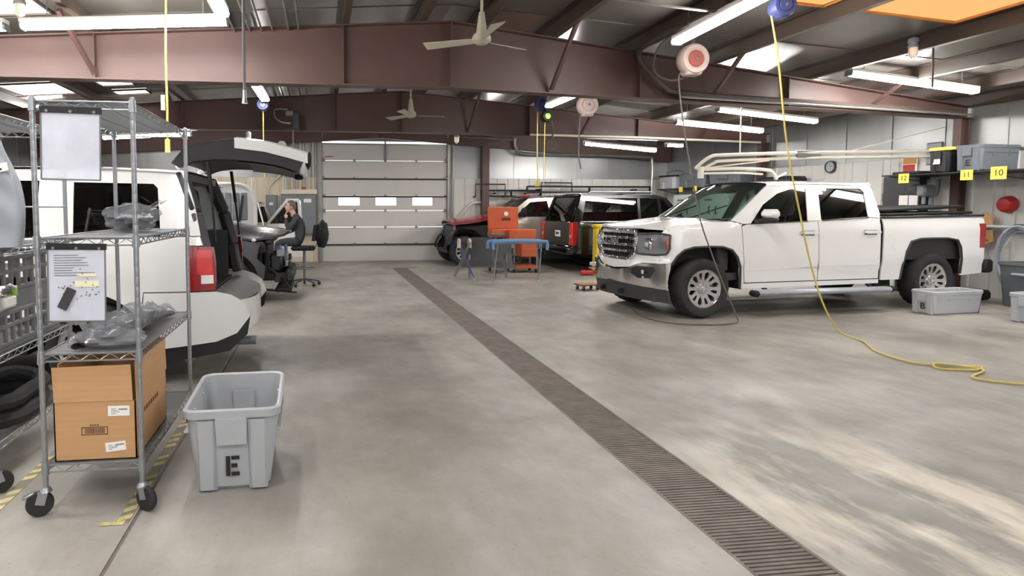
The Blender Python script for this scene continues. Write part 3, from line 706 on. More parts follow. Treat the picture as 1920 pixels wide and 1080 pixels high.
# underside, steps, wheels, mirrors
b = B(); b.bx((-4.9, -.5, .42), (.55, .5, .62)); b.bx((-4.9, -.42, .62), (-3.05, .42, .74)); b.bx((-.60, -.60, .45), (.47, .60, 1.16)); b.bx((-4.55, -.58, .5), (-3.3, .58, 1.1)); b.bx((-2.95, -.78, .42), (-.66, .78, .52)); b.build('chassis', M['black'], P, smooth=0)
for sg in (1, -1):
    B().bar((-.75, sg * .92, .335), (-3.06, sg * .92, .315), .16, .075, .03).build('side_step', M['foam'], P)
    for e in (-.75, -3.06): B().box((e, sg * .92, .325), (.08, .17, .085), .03).build('step_end', M['black'], P)
    b = B()
    for x in (-1.0, -1.9, -2.8): b.bar((x, sg * .7, .46), (x, sg * .9, .32), .05, .03)
    b.build('step_bracket', M['black'], P)
    b = B(); b.box((-.90, sg * .985, 1.405), (.13, .27, .13), .045); b.build('mirror', M['paint_white'], P)
    b = B(); b.box((-.90, sg * .975, 1.325), (.11, .24, .06), .02); b.bar((-.80, sg * .82, 1.30), (-.88, sg * .93, 1.33), .08, .05, .01); b.build('mirror_foot', M['dark'], P)
    B().prism([(-3.33, .58), (-3.22, .44), (-3.05, .42), (-3.05, .30), (-3.2, .25), (-3.36, .3)], 'xz', sg * .62, sg * .7).build('splash_guard', M['black'], P)
    for x in (0, -3.96): T.wheel(x, sg * .745, .405, .27, .262)
# ---------------------------------------------------------------- white SUV with its hatch up
W2 = .95
def sy(x, z):
    y = W2 - .015 * max(0, .7 - z)
    if z > 1.25: y = W2 - .015 - .28 * (z - 1.25)
    if x < -.6: y -= .10 * ((-.6 - x) / .6) ** 2
    if x > 2.6: y -= .2 * ((x - 2.6) / .8) ** 2
    return y
S = thing('suv', 'white SUV with open rear hatch parked behind the wire cart', 'car', (-1.86, 6.2, 0), R(180))
U = Car(S, sy)
ar = arc(0, .36, .445, 8, 143, 14)
U.side('rear_quarter', [[(.34, 1.255), (-.88, 1.255), (-.905, 1.185), (-.775, 1.185), (-.775, .808), (-.43, .808), (-.41, .64)] + arc(0, .36, .445, 140, 44, 10)], 'paint_white')
U.side('rear_bumper', [[(-.438, .80), (-1.0, .80), (-1.12, .765), (-1.22, .70), (-1.265, .575), (-1.16, .44), (-1.0, .38), (-.58, .34), (-.45, .33), (-.43, .42), (-.425, .62)]], 'paint_white', off=.008)
U.side('bumper_valance', [[(-.45, .33), (-.58, .34), (-1.0, .38), (-1.16, .44), (-1.265, .575), (-1.24, .42), (-1.1, .29), (-.75, .245), (-.45, .25)]], 'dark', off=-.01)
U.side('tail_lamp', [[(-.775, 1.182), (-.985, 1.17), (-1.0, 1.05), (-1.0, .812), (-.775, .808)]], 'redlens', off=.014, lip=.05)
for lp in U.side('lamp_window', [[(-.86, 1.15), (-.975, 1.145), (-.985, .93), (-.86, .95)]], 'redlens2', off=.02): pass
U.side('lamp_reverse', [[(-.89, .94), (-.985, .94), (-.985, .87), (-.89, .87)]], 'paper', off=.024)
U.side('roof_side', [[(.10, 1.262), (.385, 1.262), (.385, 1.74), (.125, 1.74)],
                     [(-.575, 1.262), (-.885, 1.262), (-.83, 1.52), (-.74, 1.80), (-.5, 1.815), (-.5, 1.69), (-.535, 1.655)],
                     [(1.3, 1.715), (1.3, 1.80), (-.5, 1.815), (-.5, 1.69), (.124, 1.702), (.385, 1.712)],
                     [(1.18, 1.262), (1.26, 1.262), (1.2, 1.715), (1.08, 1.715)],
                     [(1.3, 1.715), (1.3, 1.80), (1.75, 1.74), (2.55, 1.27), (2.35, 1.27), (1.65, 1.66)]], 'paint_white')
U.side('quarter_window', [[(.105, 1.27), (.128, 1.698), (-.50, 1.688), (-.533, 1.655), (-.572, 1.27)]], 'tint', off=-.008, lip=.004)
U.side('window_seal', [[(.12, 1.262), (.13, 1.71), (-.51, 1.70), (-.55, 1.66), (-.59, 1.262), (-.572, 1.27), (-.533, 1.655), (-.50, 1.688), (.118, 1.698), (.105, 1.27)]], 'dark', off=-.002, lip=.01)
U.side('rear_door_window', [[(.39, 1.265), (1.18, 1.26), (1.08, 1.71), (.39, 1.71)]], 'tint', off=-.008, lip=.004)
U.side('front_door_window', [[(1.26, 1.265), (2.35, 1.27), (1.65, 1.66), (1.21, 1.71)]], 'tint', off=-.008, lip=.004)
U.side('rear_door', [[(.345, 1.255), (1.215, 1.25), (1.215, .42), (.47, .42)] + arc(0, .36, .455, 8, 42, 5)], 'paint_white')
U.side('front_door', [[(1.23, 1.25), (2.36, 1.255), (2.42, .42), (1.23, .42)]], 'paint_white')
U.side('front_fender', [[(2.375, 1.255), (2.6, 1.18), (3.3, 1.02), (3.45, .7), (3.3, .4)] + arc(2.83, .36, .445, 5, 175, 12) + [(2.435, .42)]], 'paint_white')
for dx in (.55, 1.5): U.side('door_handle', [[(dx + .12, 1.03), (dx + .12, 1.06), (dx - .12, 1.06), (dx - .12, 1.03)]], 'chrome', off=.03, lip=.03)
for p in (arc(0, .36, .445, 0, 180, 14), arc(2.83, .36, .445, 0, 180, 14)): U.arch(p, .93, .5)
U.surf('roof', lambda u, v: (lerp(1.35, -.72, u), (2 * v - 1) * .81, 1.80 + .05 * math.sin(math.pi * (.12 + .8 * u)) - .03 * abs(2 * v - 1) ** 5), 10, 12, 'paint_white')
U.surf('windshield', lambda u, v: (lerp(2.62, 1.4, u) - .15 * (2 * v - 1) ** 2, (2 * v - 1) * lerp(.82, .75, u), lerp(1.2, 1.81, u)), 5, 10, 'tint')
U.surf('hood', lambda u, v: (lerp(3.45, 2.55, u) - .2 * (2 * v - 1) ** 2, (2 * v - 1) * .84, lerp(1.0, 1.19, u ** .6)), 6, 10, 'paint_white')
def rx(y, z): return -1.26 + .24 * (min(abs(y), .95) / .93) ** 3
for mi in (False, True):
    U.front('bumper_face', [[(0, .66), (.80, .70), (.86, .56), (.84, .42), (0, .40)]], rx, 'paint_white', mirror=mi, lip=.05)
b = B(); b.grid(lambda u, v: (lerp(-.93, rx((2 * v - 1) * .84, 0) - .0, u), (2 * v - 1) * lerp(.78, .84, u), lerp(.755, .69, u ** 2)), 5, 12); b.build('bumper_step', M['trim'], S)
for sg in (1, -1):
    pts = [(-.72, 1.79), (-.85, 1.45), (-.935, 1.1), (-.985, .79)]
    b = B()
    for (xa, za), (xb, zb) in zip(pts[:-1], pts[1:]): b.bar((xa + .03, sg * (sy(xa, za) - .06), za), (xb + .03, sg * (sy(xb, zb) - .06), zb), .13, .10, .02)
    b.build('hatch_jamb', M['darktrim'], S)
b = B(); b.bx((-.9, -.8, .68), (2.4, .8, .76)); b.bx((2.3, -.78, .76), (2.45, .78, 1.2)); b.bx((-.86, -.82, .76), (-.1, -.74, 1.25)); b.bx((-.86, .74, .76), (-.1, .82, 1.25)); b.build('cargo_trim', M['darktrim'], S)
B().bx((-.76, -.74, 1.72), (1.3, .74, 1.78)).build('headliner', M['trim'], S)
U.seats((.55, 1.6), (.4, -.4), .72)
b = B(); b.bx((-1.1, -.6, .28), (3.2, .6, .5)); b.bx((2.5, -.45, .5), (3.3, .45, .98)); b.bx((.5, -.86, .3), (2.35, .86, .44)); b.build('chassis', M['black'], S, smooth=0)
B().cyl((-1.0, .5, .30), (-1.28, .5, .30), .04, n=12).build('exhaust_tip', M['steel'], S)
for sg in (1, -1):
    for x in (0, 2.83): U.wheel(x, sg * .81, .365, .24, .25, 5)
# hatch swung up
hp = [(-.62, 1.92), (-.735, 2.055), (-.93, 2.10), (-1.15, 2.125), (-1.40, 2.095), (-1.60, 2.045), (-1.76, 2.0)]   # outer skin
ip = [(-.68, 1.83), (-.80, 1.885), (-.98, 1.905), (-1.15, 1.90), (-1.36, 1.88), (-1.52, 1.85), (-1.68, 1.80)]   # inner trim
def hw(u): return lerp(.71, .79, min(1, u * 1.6))
def along(p, u):
    k = min(int(u * (len(p) - 1)), len(p) - 2); t = u * (len(p) - 1) - k
    return lerp(p[k][0], p[k + 1][0], t), lerp(p[k][1], p[k + 1][1], t)
def shell(p, u0, u1, inset=0, dz=0):
    def f(u, v):
        q = lerp(u0, u1, u); x, z = along(p, q); s = 2 * v - 1
        return (x - .02 * (1 - s * s) * q, s * (hw(q) - inset), z + dz - .05 * abs(s) ** 4)
    return f
hat = B().grid(shell(hp, .5, 1), 8, 12).build('tailgate', M['paint_white'], S)
B().grid(shell(hp, .02, .5), 8, 12).build('hatch_glass', M['paint_black'], hat)
B().grid(shell(hp, 0, 1, .0, -.012), 12, 12).build('hatch_lining', M['darktrim'], hat)
B().grid(shell(ip, .5, .97, .06, .03), 8, 10).build('hatch_trim', M['trim'], hat)
B().grid(shell(ip, .0, .5, .05, .045), 8, 10).build('glass_underside', M['dark'], hat)
for sg in (1, -1):
    b = B()
    for k in range(12):
        xa, za = along(hp, k / 12); xb, zb = along(hp, (k + 1) / 12); xc, zc = along(ip, k / 12); xd, zd = along(ip, (k + 1) / 12)
        y0, y1 = sg * hw(k / 12), sg * hw((k + 1) / 12)
        b.add([(xa, y0, za - .05), (xb, y1, zb - .05), (xd, y1 - sg * .05, zd), (xc, y0 - sg * .05, zc)], [(0, 1, 2, 3)])
    b.build('hatch_side', M['darktrim'], hat)
    b = B()
    for k in range(6, 12):
        xa, za = along(hp, k / 12); xb, zb = along(hp, (k + 1) / 12); y0, y1 = sg * (hw(k / 12) + .006), sg * (hw((k + 1) / 12) + .006)
        b.add([(xa, y0, za - .045), (xb, y1, zb - .045), (xb, y1 - sg * .01, zb - .13), (xa, y0 - sg * .01, za - .13)], [(0, 1, 2, 3)])
    b.build('hatch_flank', M['paint_white'], hat)
    b = B(); b.cyl((-.92, sg * .70, 1.88), (-.955, sg * .74, 1.55), .017, n=8); b.cyl((-.955, sg * .74, 1.55), (-.985, sg * .78, 1.2), .010, n=8)
    b.build('gas_strut', M['black'], hat)
    b = B(); b.bar((-.62, sg * .5, 1.84), (-.74, sg * .5, 1.93), .06, .05, .01); b.build('hinge', M['paint_white'], hat)
b = B(); b.box((-1.70, 0, 1.86), (.07, 1.4, .14), .03); b.build('hatch_edge', M['paint_white'], hat)
B().box((-1.66, 0, 1.79), (.08, .12, .05), .01).build('latch', M['black'], hat)
B().box((-1.25, 0, 2.078), (.08, 1.3, .03), .012).build('spoiler_lip', M['paint_white'], hat)
# ---------------------------------------------------------------- dark SUV, nose stripped
W3 = .93
def jy(x, z):
    y = W3 - .02 * max(0, .6 - z)
    if z > 1.05 and x > -.4: y -= .5 * (z - 1.05)
    if z > 1.15 and x <= -.4: y = W3 - .02 - .35 * (z - 1.15)
    if x > .1: y -= .14 * ((x - .1) / .7) ** 1.6
    return y
J = thing('stripped_suv', 'graphite SUV with its front bumper and grille removed', 'car', (-1.40, 10.48, 0), 0)
V = Car(J, jy)
ar = arc(0, .37, .47, -8, 180, 16)
V.side('front_fender', [[(.50, .93), (.42, .965), (.2, 1.0), (-.2, 1.04), (-.44, 1.06), (-.50, 1.14), (-.50, .42), (-.465, .40)] + ar[::-1] + [(.55, .42), (.57, .60), (.45, .72), (.47, .84)]], 'paint_grey')
V.side('front_door', [[(-.515, 1.15), (-1.55, 1.17), (-1.55, .40), (-.515, .40)]], 'paint_grey')
V.side('rear_door', [[(-1.565, 1.17), (-2.4, 1.19), (-2.45, .85), (-2.3, .40), (-1.565, .40)]], 'paint_grey')
V.side('rear_quarter', [[(-2.415, 1.19), (-3.7, 1.22), (-3.75, .5), (-3.35, .45)] + arc(-2.9, .37, .45, 5, 165, 10) + [(-2.36, .5), (-2.465, .85)]], 'paint_grey')
V.side('side_windows', [[(-.75, 1.18), (-1.15, 1.5), (-1.55, 1.64), (-3.2, 1.62), (-3.5, 1.24)]], 'tint', off=-.01)
V.side('window_frame', [[(-.55, 1.16), (-.75, 1.18), (-1.15, 1.5), (-1.55, 1.64), (-3.2, 1.62), (-3.5, 1.24), (-3.65, 1.24), (-3.3, 1.69), (-1.5, 1.70), (-1.05, 1.52)]], 'paint_grey')
V.surf('roof', lambda u, v: (lerp(-1.35, -3.5, u), (2 * v - 1) * .70, 1.70 + .05 * math.sin(math.pi * u) - .03 * abs(2 * v - 1) ** 4), 8, 10, 'paint_grey')
V.surf('windshield', lambda u, v: (lerp(-.48, -1.35, u) - .12 * (2 * v - 1) ** 2, (2 * v - 1) * lerp(.78, .68, u), lerp(1.2, 1.70, u)), 5, 10, 'clear')
def jhz(x, y): return 1.225 - .12 * max(0, (x + .4) / 1.3) ** 2 + .02 * max(0, min(1, (.45 - abs(y)) / .08)) - .20 * (abs(y) / .86) ** 3 + .06 * max(0, (-.1 - x))
sheet('hood', [[(.93, 0), (.91, .3), (.83, .52), (.66, .70), (.40, .80), (-.1, .84), (-.5, .82), (-.42, .4), (-.40, 0), (-.42, -.4), (-.5, -.82), (-.1, -.84), (.40, -.80), (.66, -.70), (.83, -.52), (.91, -.3)]], lambda x, y: (x, y, jhz(x, y)), M['paint_grey'], J, .1, (0, 0, -.035))
b = B(); b.bx((.52, -.55, .45), (.60, .55, .92), .02); b.build('radiator', M['black'], J)
b = B()
for k in range(9): b.bx((.60, -.5, .5 + k * .045), (.61, .5, .515 + k * .045))
b.build('radiator_fins', M['steel'], J, kind='stuff')
b = B(); b.bx((.55, -.7, .93), (.66, .7, 1.0), .02); b.build('radiator_support', M['dark'], J)
for sg in (1, -1):
    b = B(); b.bx((.45, sg * .50, .35), (.95, sg * .60, .47), .015); b.build('frame_rail', M['black'], J)
    b = B(); b.box((.42, sg * .72, .87), (.28, .2, .2), .04); b.build('headlamp_cavity', M['black'], J)
    B().box((.40, sg * .80, .99), (.07, .06, .05), .015).build('lamp_bracket', M['lens'], J)
    b = B(); b.box((.70, sg * .42, .62), (.2, .16, .3), .04); b.build('intercooler_duct', M['dark'], J)
    b = B(); b.tube([(.6, sg * .62, .55), (.8, sg * .66, .42), (.9, sg * .55, .25), (.7, sg * .5, .2)], .02, 6); b.build('wiring', M['black'], J)
    for x in (0, -2.9): V.wheel(x, sg * .80, .37, .25, .25, 5)
b = B(); b.bx((.86, -.62, .33), (.98, .62, .52), .03); b.build('bumper_beam', M['dark'], J)
b = B(); b.bx((.70, -.55, .16), (.95, .55, .24), .02); b.bar((.5, -.5, .2), (1.02, -.45, .14), .1, .02); b.build('lower_tray', M['black'], J)
for (x, y, z, d) in ((.78, -.55, .78, (.12, .1, .12)), (.72, -.2, .84, (.1, .2, .1)), (.85, -.3, .72, (.08, .12, .16)), (.88, .2, .66, (.07, .3, .1)), (.74, -.62, .4, (.1, .08, .14)), (.92, -.5, .6, (.05, .1, .1))):
    B().box((x, y, z), d, .015).build('bracket', M['steel'] if z > .7 else M['dark'], J)
B().box((.86, -.46, .86), (.05, .06, .1), .02).build('fluid_bottle', M['reelblue'], J)
b = B(); b.bx((-.45, -.7, .45), (.5, .7, .95)); b.bx((-3.5, -.75, .35), (-.5, .75, .5)); b.bx((-3.6, -.6, .5), (-.6, .6, .6)); b.build('chassis', M['black'], J, smooth=0)
b = B(); b.bx((-.85, -.75, .9), (-.6, .75, 1.17), .04); b.build('dashboard', M['darktrim'], J)
V.seats((-1.5, -2.5), (.38, -.38), .62)
for p in (arc(0, .37, .47, 0, 180, 12), arc(-2.9, .37, .45, 0, 180, 12)): V.arch(p, .9, .5)
# ---------------------------------------------------------------- black SUV, tail to the camera
W4 = 1.0
def by(x, z):
    y = W4 - .02
    if z > 1.15: y = W4 - .03 - .22 * (z - 1.15)
    if x < -1.0: y -= .06 * ((-1.0 - x) / .2) ** 2
    return y
K = thing('black_suv', 'black SUV with its tail lamp and rear plate towards the drain', 'car', (6.82, 14.36, 0), 0)
Q = Car(K, by)
ra, fa = arc(-.12, .39, .46, 0, 180, 14), arc(1.98, .39, .46, 0, 180, 12)
Q.side('rear_quarter', [[(.42, 1.165), (-1.18, 1.165), (-1.2, .55), (-1.1, .45), (-.6, .42)] + ra[::-1] + [(.42, .42)]], 'paint_black')
Q.side('rear_door', [[(.435, 1.165), (.93, 1.165), (.93, .42), (.435, .42)]], 'paint_black')
Q.side('front_door', [[(.945, 1.165), (1.46, 1.15), (1.46, .42), (.945, .42)]], 'paint_black')
Q.side('front_fender', [[(1.475, 1.15), (2.5, 1.05), (2.6, .5), (2.46, .42)] + fa + [(1.475, .42)]], 'paint_black')
Q.side('window_frame', [[(-1.15, 1.175), (-.98, 1.175), (-.85, 1.70), (-.95, 1.775)], [(-.95, 1.775), (-.85, 1.70), (.85, 1.705), (1.0, 1.66), (1.1, 1.70), (.85, 1.775)],
                        [(.36, 1.175), (.44, 1.175), (.44, 1.70), (.38, 1.70)], [(.88, 1.175), (.97, 1.175), (.93, 1.70), (.85, 1.70)], [(1.0, 1.66), (1.1, 1.70), (1.56, 1.165), (1.42, 1.165)]], 'paint_black')
Q.side('side_window', [[(-.98, 1.175), (.36, 1.175), (.38, 1.70), (-.85, 1.70)]], 'tint', off=-.008)
Q.side('side_window', [[(.44, 1.175), (.88, 1.175), (.85, 1.70), (.44, 1.70)]], 'tint', off=-.008)
Q.side('side_window', [[(.97, 1.175), (1.42, 1.165), (1.0, 1.66), (.93, 1.70)]], 'tint', off=-.008)
Q.side('body_moulding', [[(-.5, .68), (1.46, .68), (1.46, .72), (-.5, .72)]], 'paint_black', off=.015)
Q.side('belt_moulding', [[(-1.0, 1.165), (1.46, 1.16), (1.46, 1.178), (-1.0, 1.178)]], 'chrome', off=.006, step=.5)
Q.side('tail_lamp', [[(-1.08, 1.15), (-1.19, 1.15), (-1.19, .62), (-1.10, .64)]], 'redlens', off=.012)
for sg in (1, -1):
    lp = B().bx((-1.215, sg * .80, .63), (-1.18, sg * .965, 1.15), .012).build('tail_lamp', M['redlens2'], K)
    B().bx((-1.222, sg * .84, .80), (-1.2, sg * .93, .87), .008).build('lamp_reverse', M['lens'], lp)
    B().tube([(-.8, sg * .78, 1.78), (-.7, sg * .78, 1.84), (.75, sg * .78, 1.84), (.85, sg * .78, 1.79)], .017, 6).build('roof_rail', M['steel'], K)
    for x in (-.12, 1.98): Q.wheel(x, sg * .85, .39, .26, .25, 5)
b = B(); b.bx((-1.2, -.80, .62), (-1.16, .80, 1.17), .02); b.build('tailgate', M['paint_black'], K)
b = B(); b.add([(-1.17, -.80, 1.17), (-1.17, .80, 1.17), (-.96, .70, 1.74), (-.96, -.70, 1.74)], [(0, 1, 2, 3)]); b.build('rear_window', M['tint'], K)
b = B(); b.bar((-1.175, -.80, 1.17), (-.955, -.71, 1.76), .09, .04, .01); b.bar((-1.175, .80, 1.17), (-.955, .71, 1.76), .09, .04, .01); b.bx((-1.0, -.76, 1.73), (-.88, .76, 1.80), .02); b.build('tailgate_frame', M['paint_black'], K)
b = B(); b.bx((-1.32, -.96, .42), (-1.12, .96, .64), .05); b.build('rear_bumper', M['paint_black'], K)
B().bx((-1.33, -.7, .62), (-1.16, .7, .65), .01).build('bumper_step', M['dark'], K)
pl_ = B().bx((-1.215, -.26, .80), (-1.2, .05, .95), .004).build('licence_plate', M['paper'], K, label='pale rear licence plate')
B().bx((-1.218, -.2, .85), (-1.214, -.01, .91)).build('plate_figures', M['reelblue'], pl_)
Q.surf('roof', lambda u, v: (lerp(-.95, 1.0, u), (2 * v - 1) * .84, 1.775 + .05 * math.sin(math.pi * (.1 + .8 * u)) - .03 * abs(2 * v - 1) ** 4), 8, 10, 'paint_black')
Q.surf('windshield', lambda u, v: (lerp(1.6, 1.0, u) - .12 * (2 * v - 1) ** 2, (2 * v - 1) * lerp(.86, .8, u), lerp(1.17, 1.77, u)), 5, 8, 'clear')
Q.surf('hood', lambda u, v: (lerp(2.62, 1.5, u) - .12 * (2 * v - 1) ** 2, (2 * v - 1) * .92, lerp(1.03, 1.16, u ** .6)), 5, 8, 'paint_black')
b = B(); b.bx((2.5, -.9, .35), (2.62, .9, 1.0), .05); b.build('nose', M['paint_black'], K)
b = B(); b.bx((-1.1, -.6, .38), (2.5, .6, .55)); b.bx((-1.1, -.9, .55), (1.45, .9, .66)); b.bx((1.4, -.85, .66), (1.55, .85, 1.15)); b.bx((1.55, -.5, .55), (2.5, .5, .98)); b.build('chassis', M['black'], K, smooth=0)
Q.seats((.0, .85), (.42, -.42), .7)
for p in (ra, fa): Q.arch(p, .95, .55)
# ---------------------------------------------------------------- red pickup, front stripped, silver door
W5 = .90
def ry(x, z):
    y = W5
    if z > 1.22: y = W5 - .02 - .36 * (z - 1.22)
    if x > .1: y -= .1 * (x / .6) ** 2
    return y
Z = thing('red_pickup', 'red pickup with stripped front and one champagne silver door', 'truck', (3.62, 16.27, 0), R(180))
N = Car(Z, ry)
N.side('inner_fender', [[(.05, .98), (-.75, 1.05), (-.98, 1.1), (-1.05, .5), (-.95, .42), (-.52, .5), (-.46, .75), (-.3, .9), (0, .95)]], 'black', off=-.14)
fd = N.side('front_door', [[(-1.07, 1.24), (-2.28, 1.25), (-2.3, .45), (-1.10, .45)]], 'paint_silver', label='champagne silver replacement door')
N.side('door_frame', [[(-1.05, 1.24), (-1.30, 1.25), (-1.75, 1.62), (-2.2, 1.66), (-2.26, 1.25), (-2.36, 1.25), (-2.32, 1.74), (-1.7, 1.71)]], 'paint_silver')
N.side('door_window', [[(-1.31, 1.255), (-2.25, 1.255), (-2.2, 1.655), (-1.75, 1.615)]], 'clear', off=-.01)
N.side('cab_corner', [[(-2.31, 1.25), (-2.9, 1.25), (-2.9, .45), (-2.32, .45)], [(-2.37, 1.25), (-2.9, 1.25), (-2.86, 1.74), (-2.33, 1.74)]], 'paint_red')
N.side('bed_side', [[(-2.93, 1.2), (-4.6, 1.2), (-4.6, .5), (-4.2, .5)] + arc(-3.7, .4, .47, 5, 175, 10) + [(-2.93, .5)]], 'paint_red')
N.surf('roof', lambda u, v: (lerp(-1.62, -2.85, u) + .0, (2 * v - 1) * .72, 1.76 + .04 * math.sin(math.pi * u) - .03 * abs(2 * v - 1) ** 4), 6, 10, 'paint_red')
N.surf('windshield', lambda u, v: (lerp(-.95, -1.62, u) - .12 * (2 * v - 1) ** 2, (2 * v - 1) * lerp(.78, .70, u), lerp(1.25, 1.755, u)), 5, 10, 'clear')
B().tube([(-1.62 - .12 * (k / 5 - 1) ** 2, (k / 5 - 1) * .70, 1.765) for k in range(11)], .025, 6).build('roof_edge', M['paint_red'], Z)
N.surf('hood', lambda u, v: (lerp(.36, -.92, u) - .12 * (2 * v - 1) ** 2, (2 * v - 1) * .80, lerp(1.16, 1.33, u ** .8) - .13 * abs(2 * v - 1) ** 2), 6, 10, 'paint_red')
B().tube([(.36 - .12 * (k / 5 - 1) ** 2, (k / 5 - 1) * .80, 1.155 - .13 * abs(k / 5 - 1) ** 2) for k in range(11)], .022, 6).build('hood_edge', M['paint_red'], Z)
b = B(); b.bx((.1, -.6, .45), (.2, .6, 1.03), .02); b.build('radiator', M['black'], Z)
b = B()
for k in range(12): b.bx((.2, -.55 + k * .1, .5), (.215, -.53 + k * .1, 1.0))
b.build('radiator_fins', M['steel'], Z, kind='stuff')
for sg in (1, -1):
    b = B(); b.bx((-.3, sg * .5, .38), (.40, sg * .6, .5), .01); b.build('frame_rail', M['black'], Z)
    for k, (x, z) in enumerate(((.22, .95), (.26, .8), (.18, .68))): B().box((x, sg * .68, z), (.06, .1, .12), .015).build('bracket', M['steel'], Z)
    b = B(); b.tube([(.1, sg * .75, 1.0), (.28, sg * .78, .8), (.2, sg * .7, .5)], .02, 6); b.build('wiring', M['black'], Z)
    for x in (0, -3.7): N.wheel(x, sg * .78, .38, .25, .24, 5)
    if sg < 0: continue
    b = B(); b.box((-1.5, sg * 1.0, 1.36), (.12, .22, .24), .05); b.bar((-1.42, sg * .84, 1.28), (-1.48, sg * .98, 1.33), .06, .06, .01); b.build('mirror', M['black'], Z)
b = B(); b.bx((.30, -.7, .3), (.42, .7, .42), .02); b.build('bumper_beam', M['dark'], Z)
b = B(); b.bx((-1, -.55, .4), (.1, .55, 1.02)); b.bx((-4.5, -.7, .42), (-.9, .7, .58)); b.bx((-4.55, -.85, .58), (-2.95, .85, .7)); b.bx((-1.2, -.75, .8), (-.98, .75, 1.24), .04); b.build('chassis', M['black'], Z, smooth=0)
b = B(); b.bx((-2.9, -.84, .58), (-2.86, .84, 1.25)); b.bx((-2.88, -.68, 1.25), (-2.84, -.55, 1.74)); b.bx((-2.88, .55, 1.25), (-2.84, .68, 1.74)); b.build('cab_back', M['paint_red'], Z)
N.seats((-1.9,), (.4, -.4), .62)
b = B()
for y in (-.4, -.2, 0, .2, .4): b.box((-1.78, y, 1.80), (.08, .06, .025), .01)
b.build('roof_marker', M['amber'], Z)
N.arch(arc(0, .4, .47, 0, 180, 12), .85, .5); N.arch(arc(-3.7, .4, .47, 0, 180, 12), .85, .5)
# ---------------------------------------------------------------- white car facing the camera, hood raised, door open
W6 = .88
def wy(x, z): return W6 - (.38 * (z - 1.1) if z > 1.1 else 0) - (.12 * (x / .8) ** 2 if x > 0 else 0)
H = thing('white_car', 'white car with hood raised and door open beyond the graphite SUV', 'car', (-2.1, 13.35, 0), R(-90))
G = Car(H, wy)
G.side('front_fender', [[(.72, .95), (-.55, 1.08), (-.6, .35), (-.48, .33)] + arc(0, .36, .45, 178, 2, 12) + [(.7, .4)]], 'paint_white')
G.side('rear_side', [[(-1.65, 1.1), (-3.3, 1.1), (-3.35, .4), (-1.65, .35)]], 'paint_white')
G.side('pillars', [[(-.62, 1.1), (-1.3, 1.58), (-3.0, 1.6), (-3.3, 1.1), (-3.1, 1.1), (-2.85, 1.52), (-1.35, 1.5), (-.8, 1.1)]], 'paint_white')
G.surf('roof', lambda u, v: (lerp(-1.3, -3.0, u), (2 * v - 1) * .68, 1.6 + .05 * math.sin(math.pi * u) - .03 * abs(2 * v - 1) ** 4), 6, 8, 'paint_white')
G.surf('windshield', lambda u, v: (lerp(-.55, -1.3, u), (2 * v - 1) * lerp(.78, .66, u), lerp(1.1, 1.6, u)), 4, 8, 'clear')
G.surf('rear_window', lambda u, v: (lerp(-3.3, -3.0, u), (2 * v - 1) * lerp(.75, .66, u), lerp(1.1, 1.6, u)), 3, 6, 'tint')
b = B(); b.bx((-3.35, -.7, .3), (.7, .7, .55)); b.bx((-.55, -.6, .55), (.6, .6, .92)); b.build('chassis', M['black'], H, smooth=0)
b = B(); b.bx((.62, -.8, .35), (.85, .8, .72), .06); b.build('front_bumper', M['paint_white'], H)
for sg in (1, -1):
    for x in (0, -2.7): G.wheel(x, sg * .76, .34, .22, .22, 5)
    B().box((.68, sg * .62, .82), (.16, .3, .14), .04).build('headlamp', M['lens'], H)
G.seats((-1.4,), (.36, -.36), .5)
# raised hood, rim, underside and latch: hinged at the cowl, leaning back a little from the camera
hx, hz0, hz1 = -.28, 1.08, 1.99
rim = []
for k in range(25):
    a = math.pi * k / 24; s = math.cos(a); t = math.sin(a) ** .42
    rim.append((.74 * (1 if s > 0 else -1) * abs(s) ** .45, hz0 + (hz1 - hz0) * t))
hd = B().prism(rim, 'yz', -.03, .0).build('hood', M['paint_white'], H, loc=(hx, 0, 0), smooth=30)
b = B(); b.tube([(.02, y, z) for y, z in rim], .045, 6); b.build('hood_rim', M['paint_white'], hd)
b = B()
for k in range(7): b.bx((.005, -.56 + k * .165, 1.22), (.03, -.56 + k * .165 + .14, 1.80), .012)
b.build('hood_underside', M['steel'], hd)
B().box((.05, 0, 1.93), (.06, .14, .05), .015).build('latch', M['chrome'], hd)
b = B(); b.bar((.06, .48, 1.75), (.06, .40, 1.18), .09, .04, .01); b.build('hood_strut', M['dark'], hd)
# open door (its left), swung square to the body
dd = B().prism([(0, .40), (.02, 1.12), (1.02, 1.16), (1.04, .45)], 'yz', -.06, .0).build('open_door', M['paint_white'], H, loc=(-.62, .92, 0), rot=(0, 0, R(-42)), smooth=30)
b = B()
for p, q in (((.04, 1.14), (.62, 1.62)), ((.62, 1.62), (.97, 1.64)), ((.97, 1.64), (1.02, 1.16))): b.bar((-.03, *p), (-.03, *q), .06, .07, .015)
b.build('door_window_frame', M['paint_white'], dd)
B().prism([(.10, 1.14), (.64, 1.59), (.94, 1.61), (.99, 1.16)], 'yz', -.035, -.028).build('door_window', M['tint'], dd)
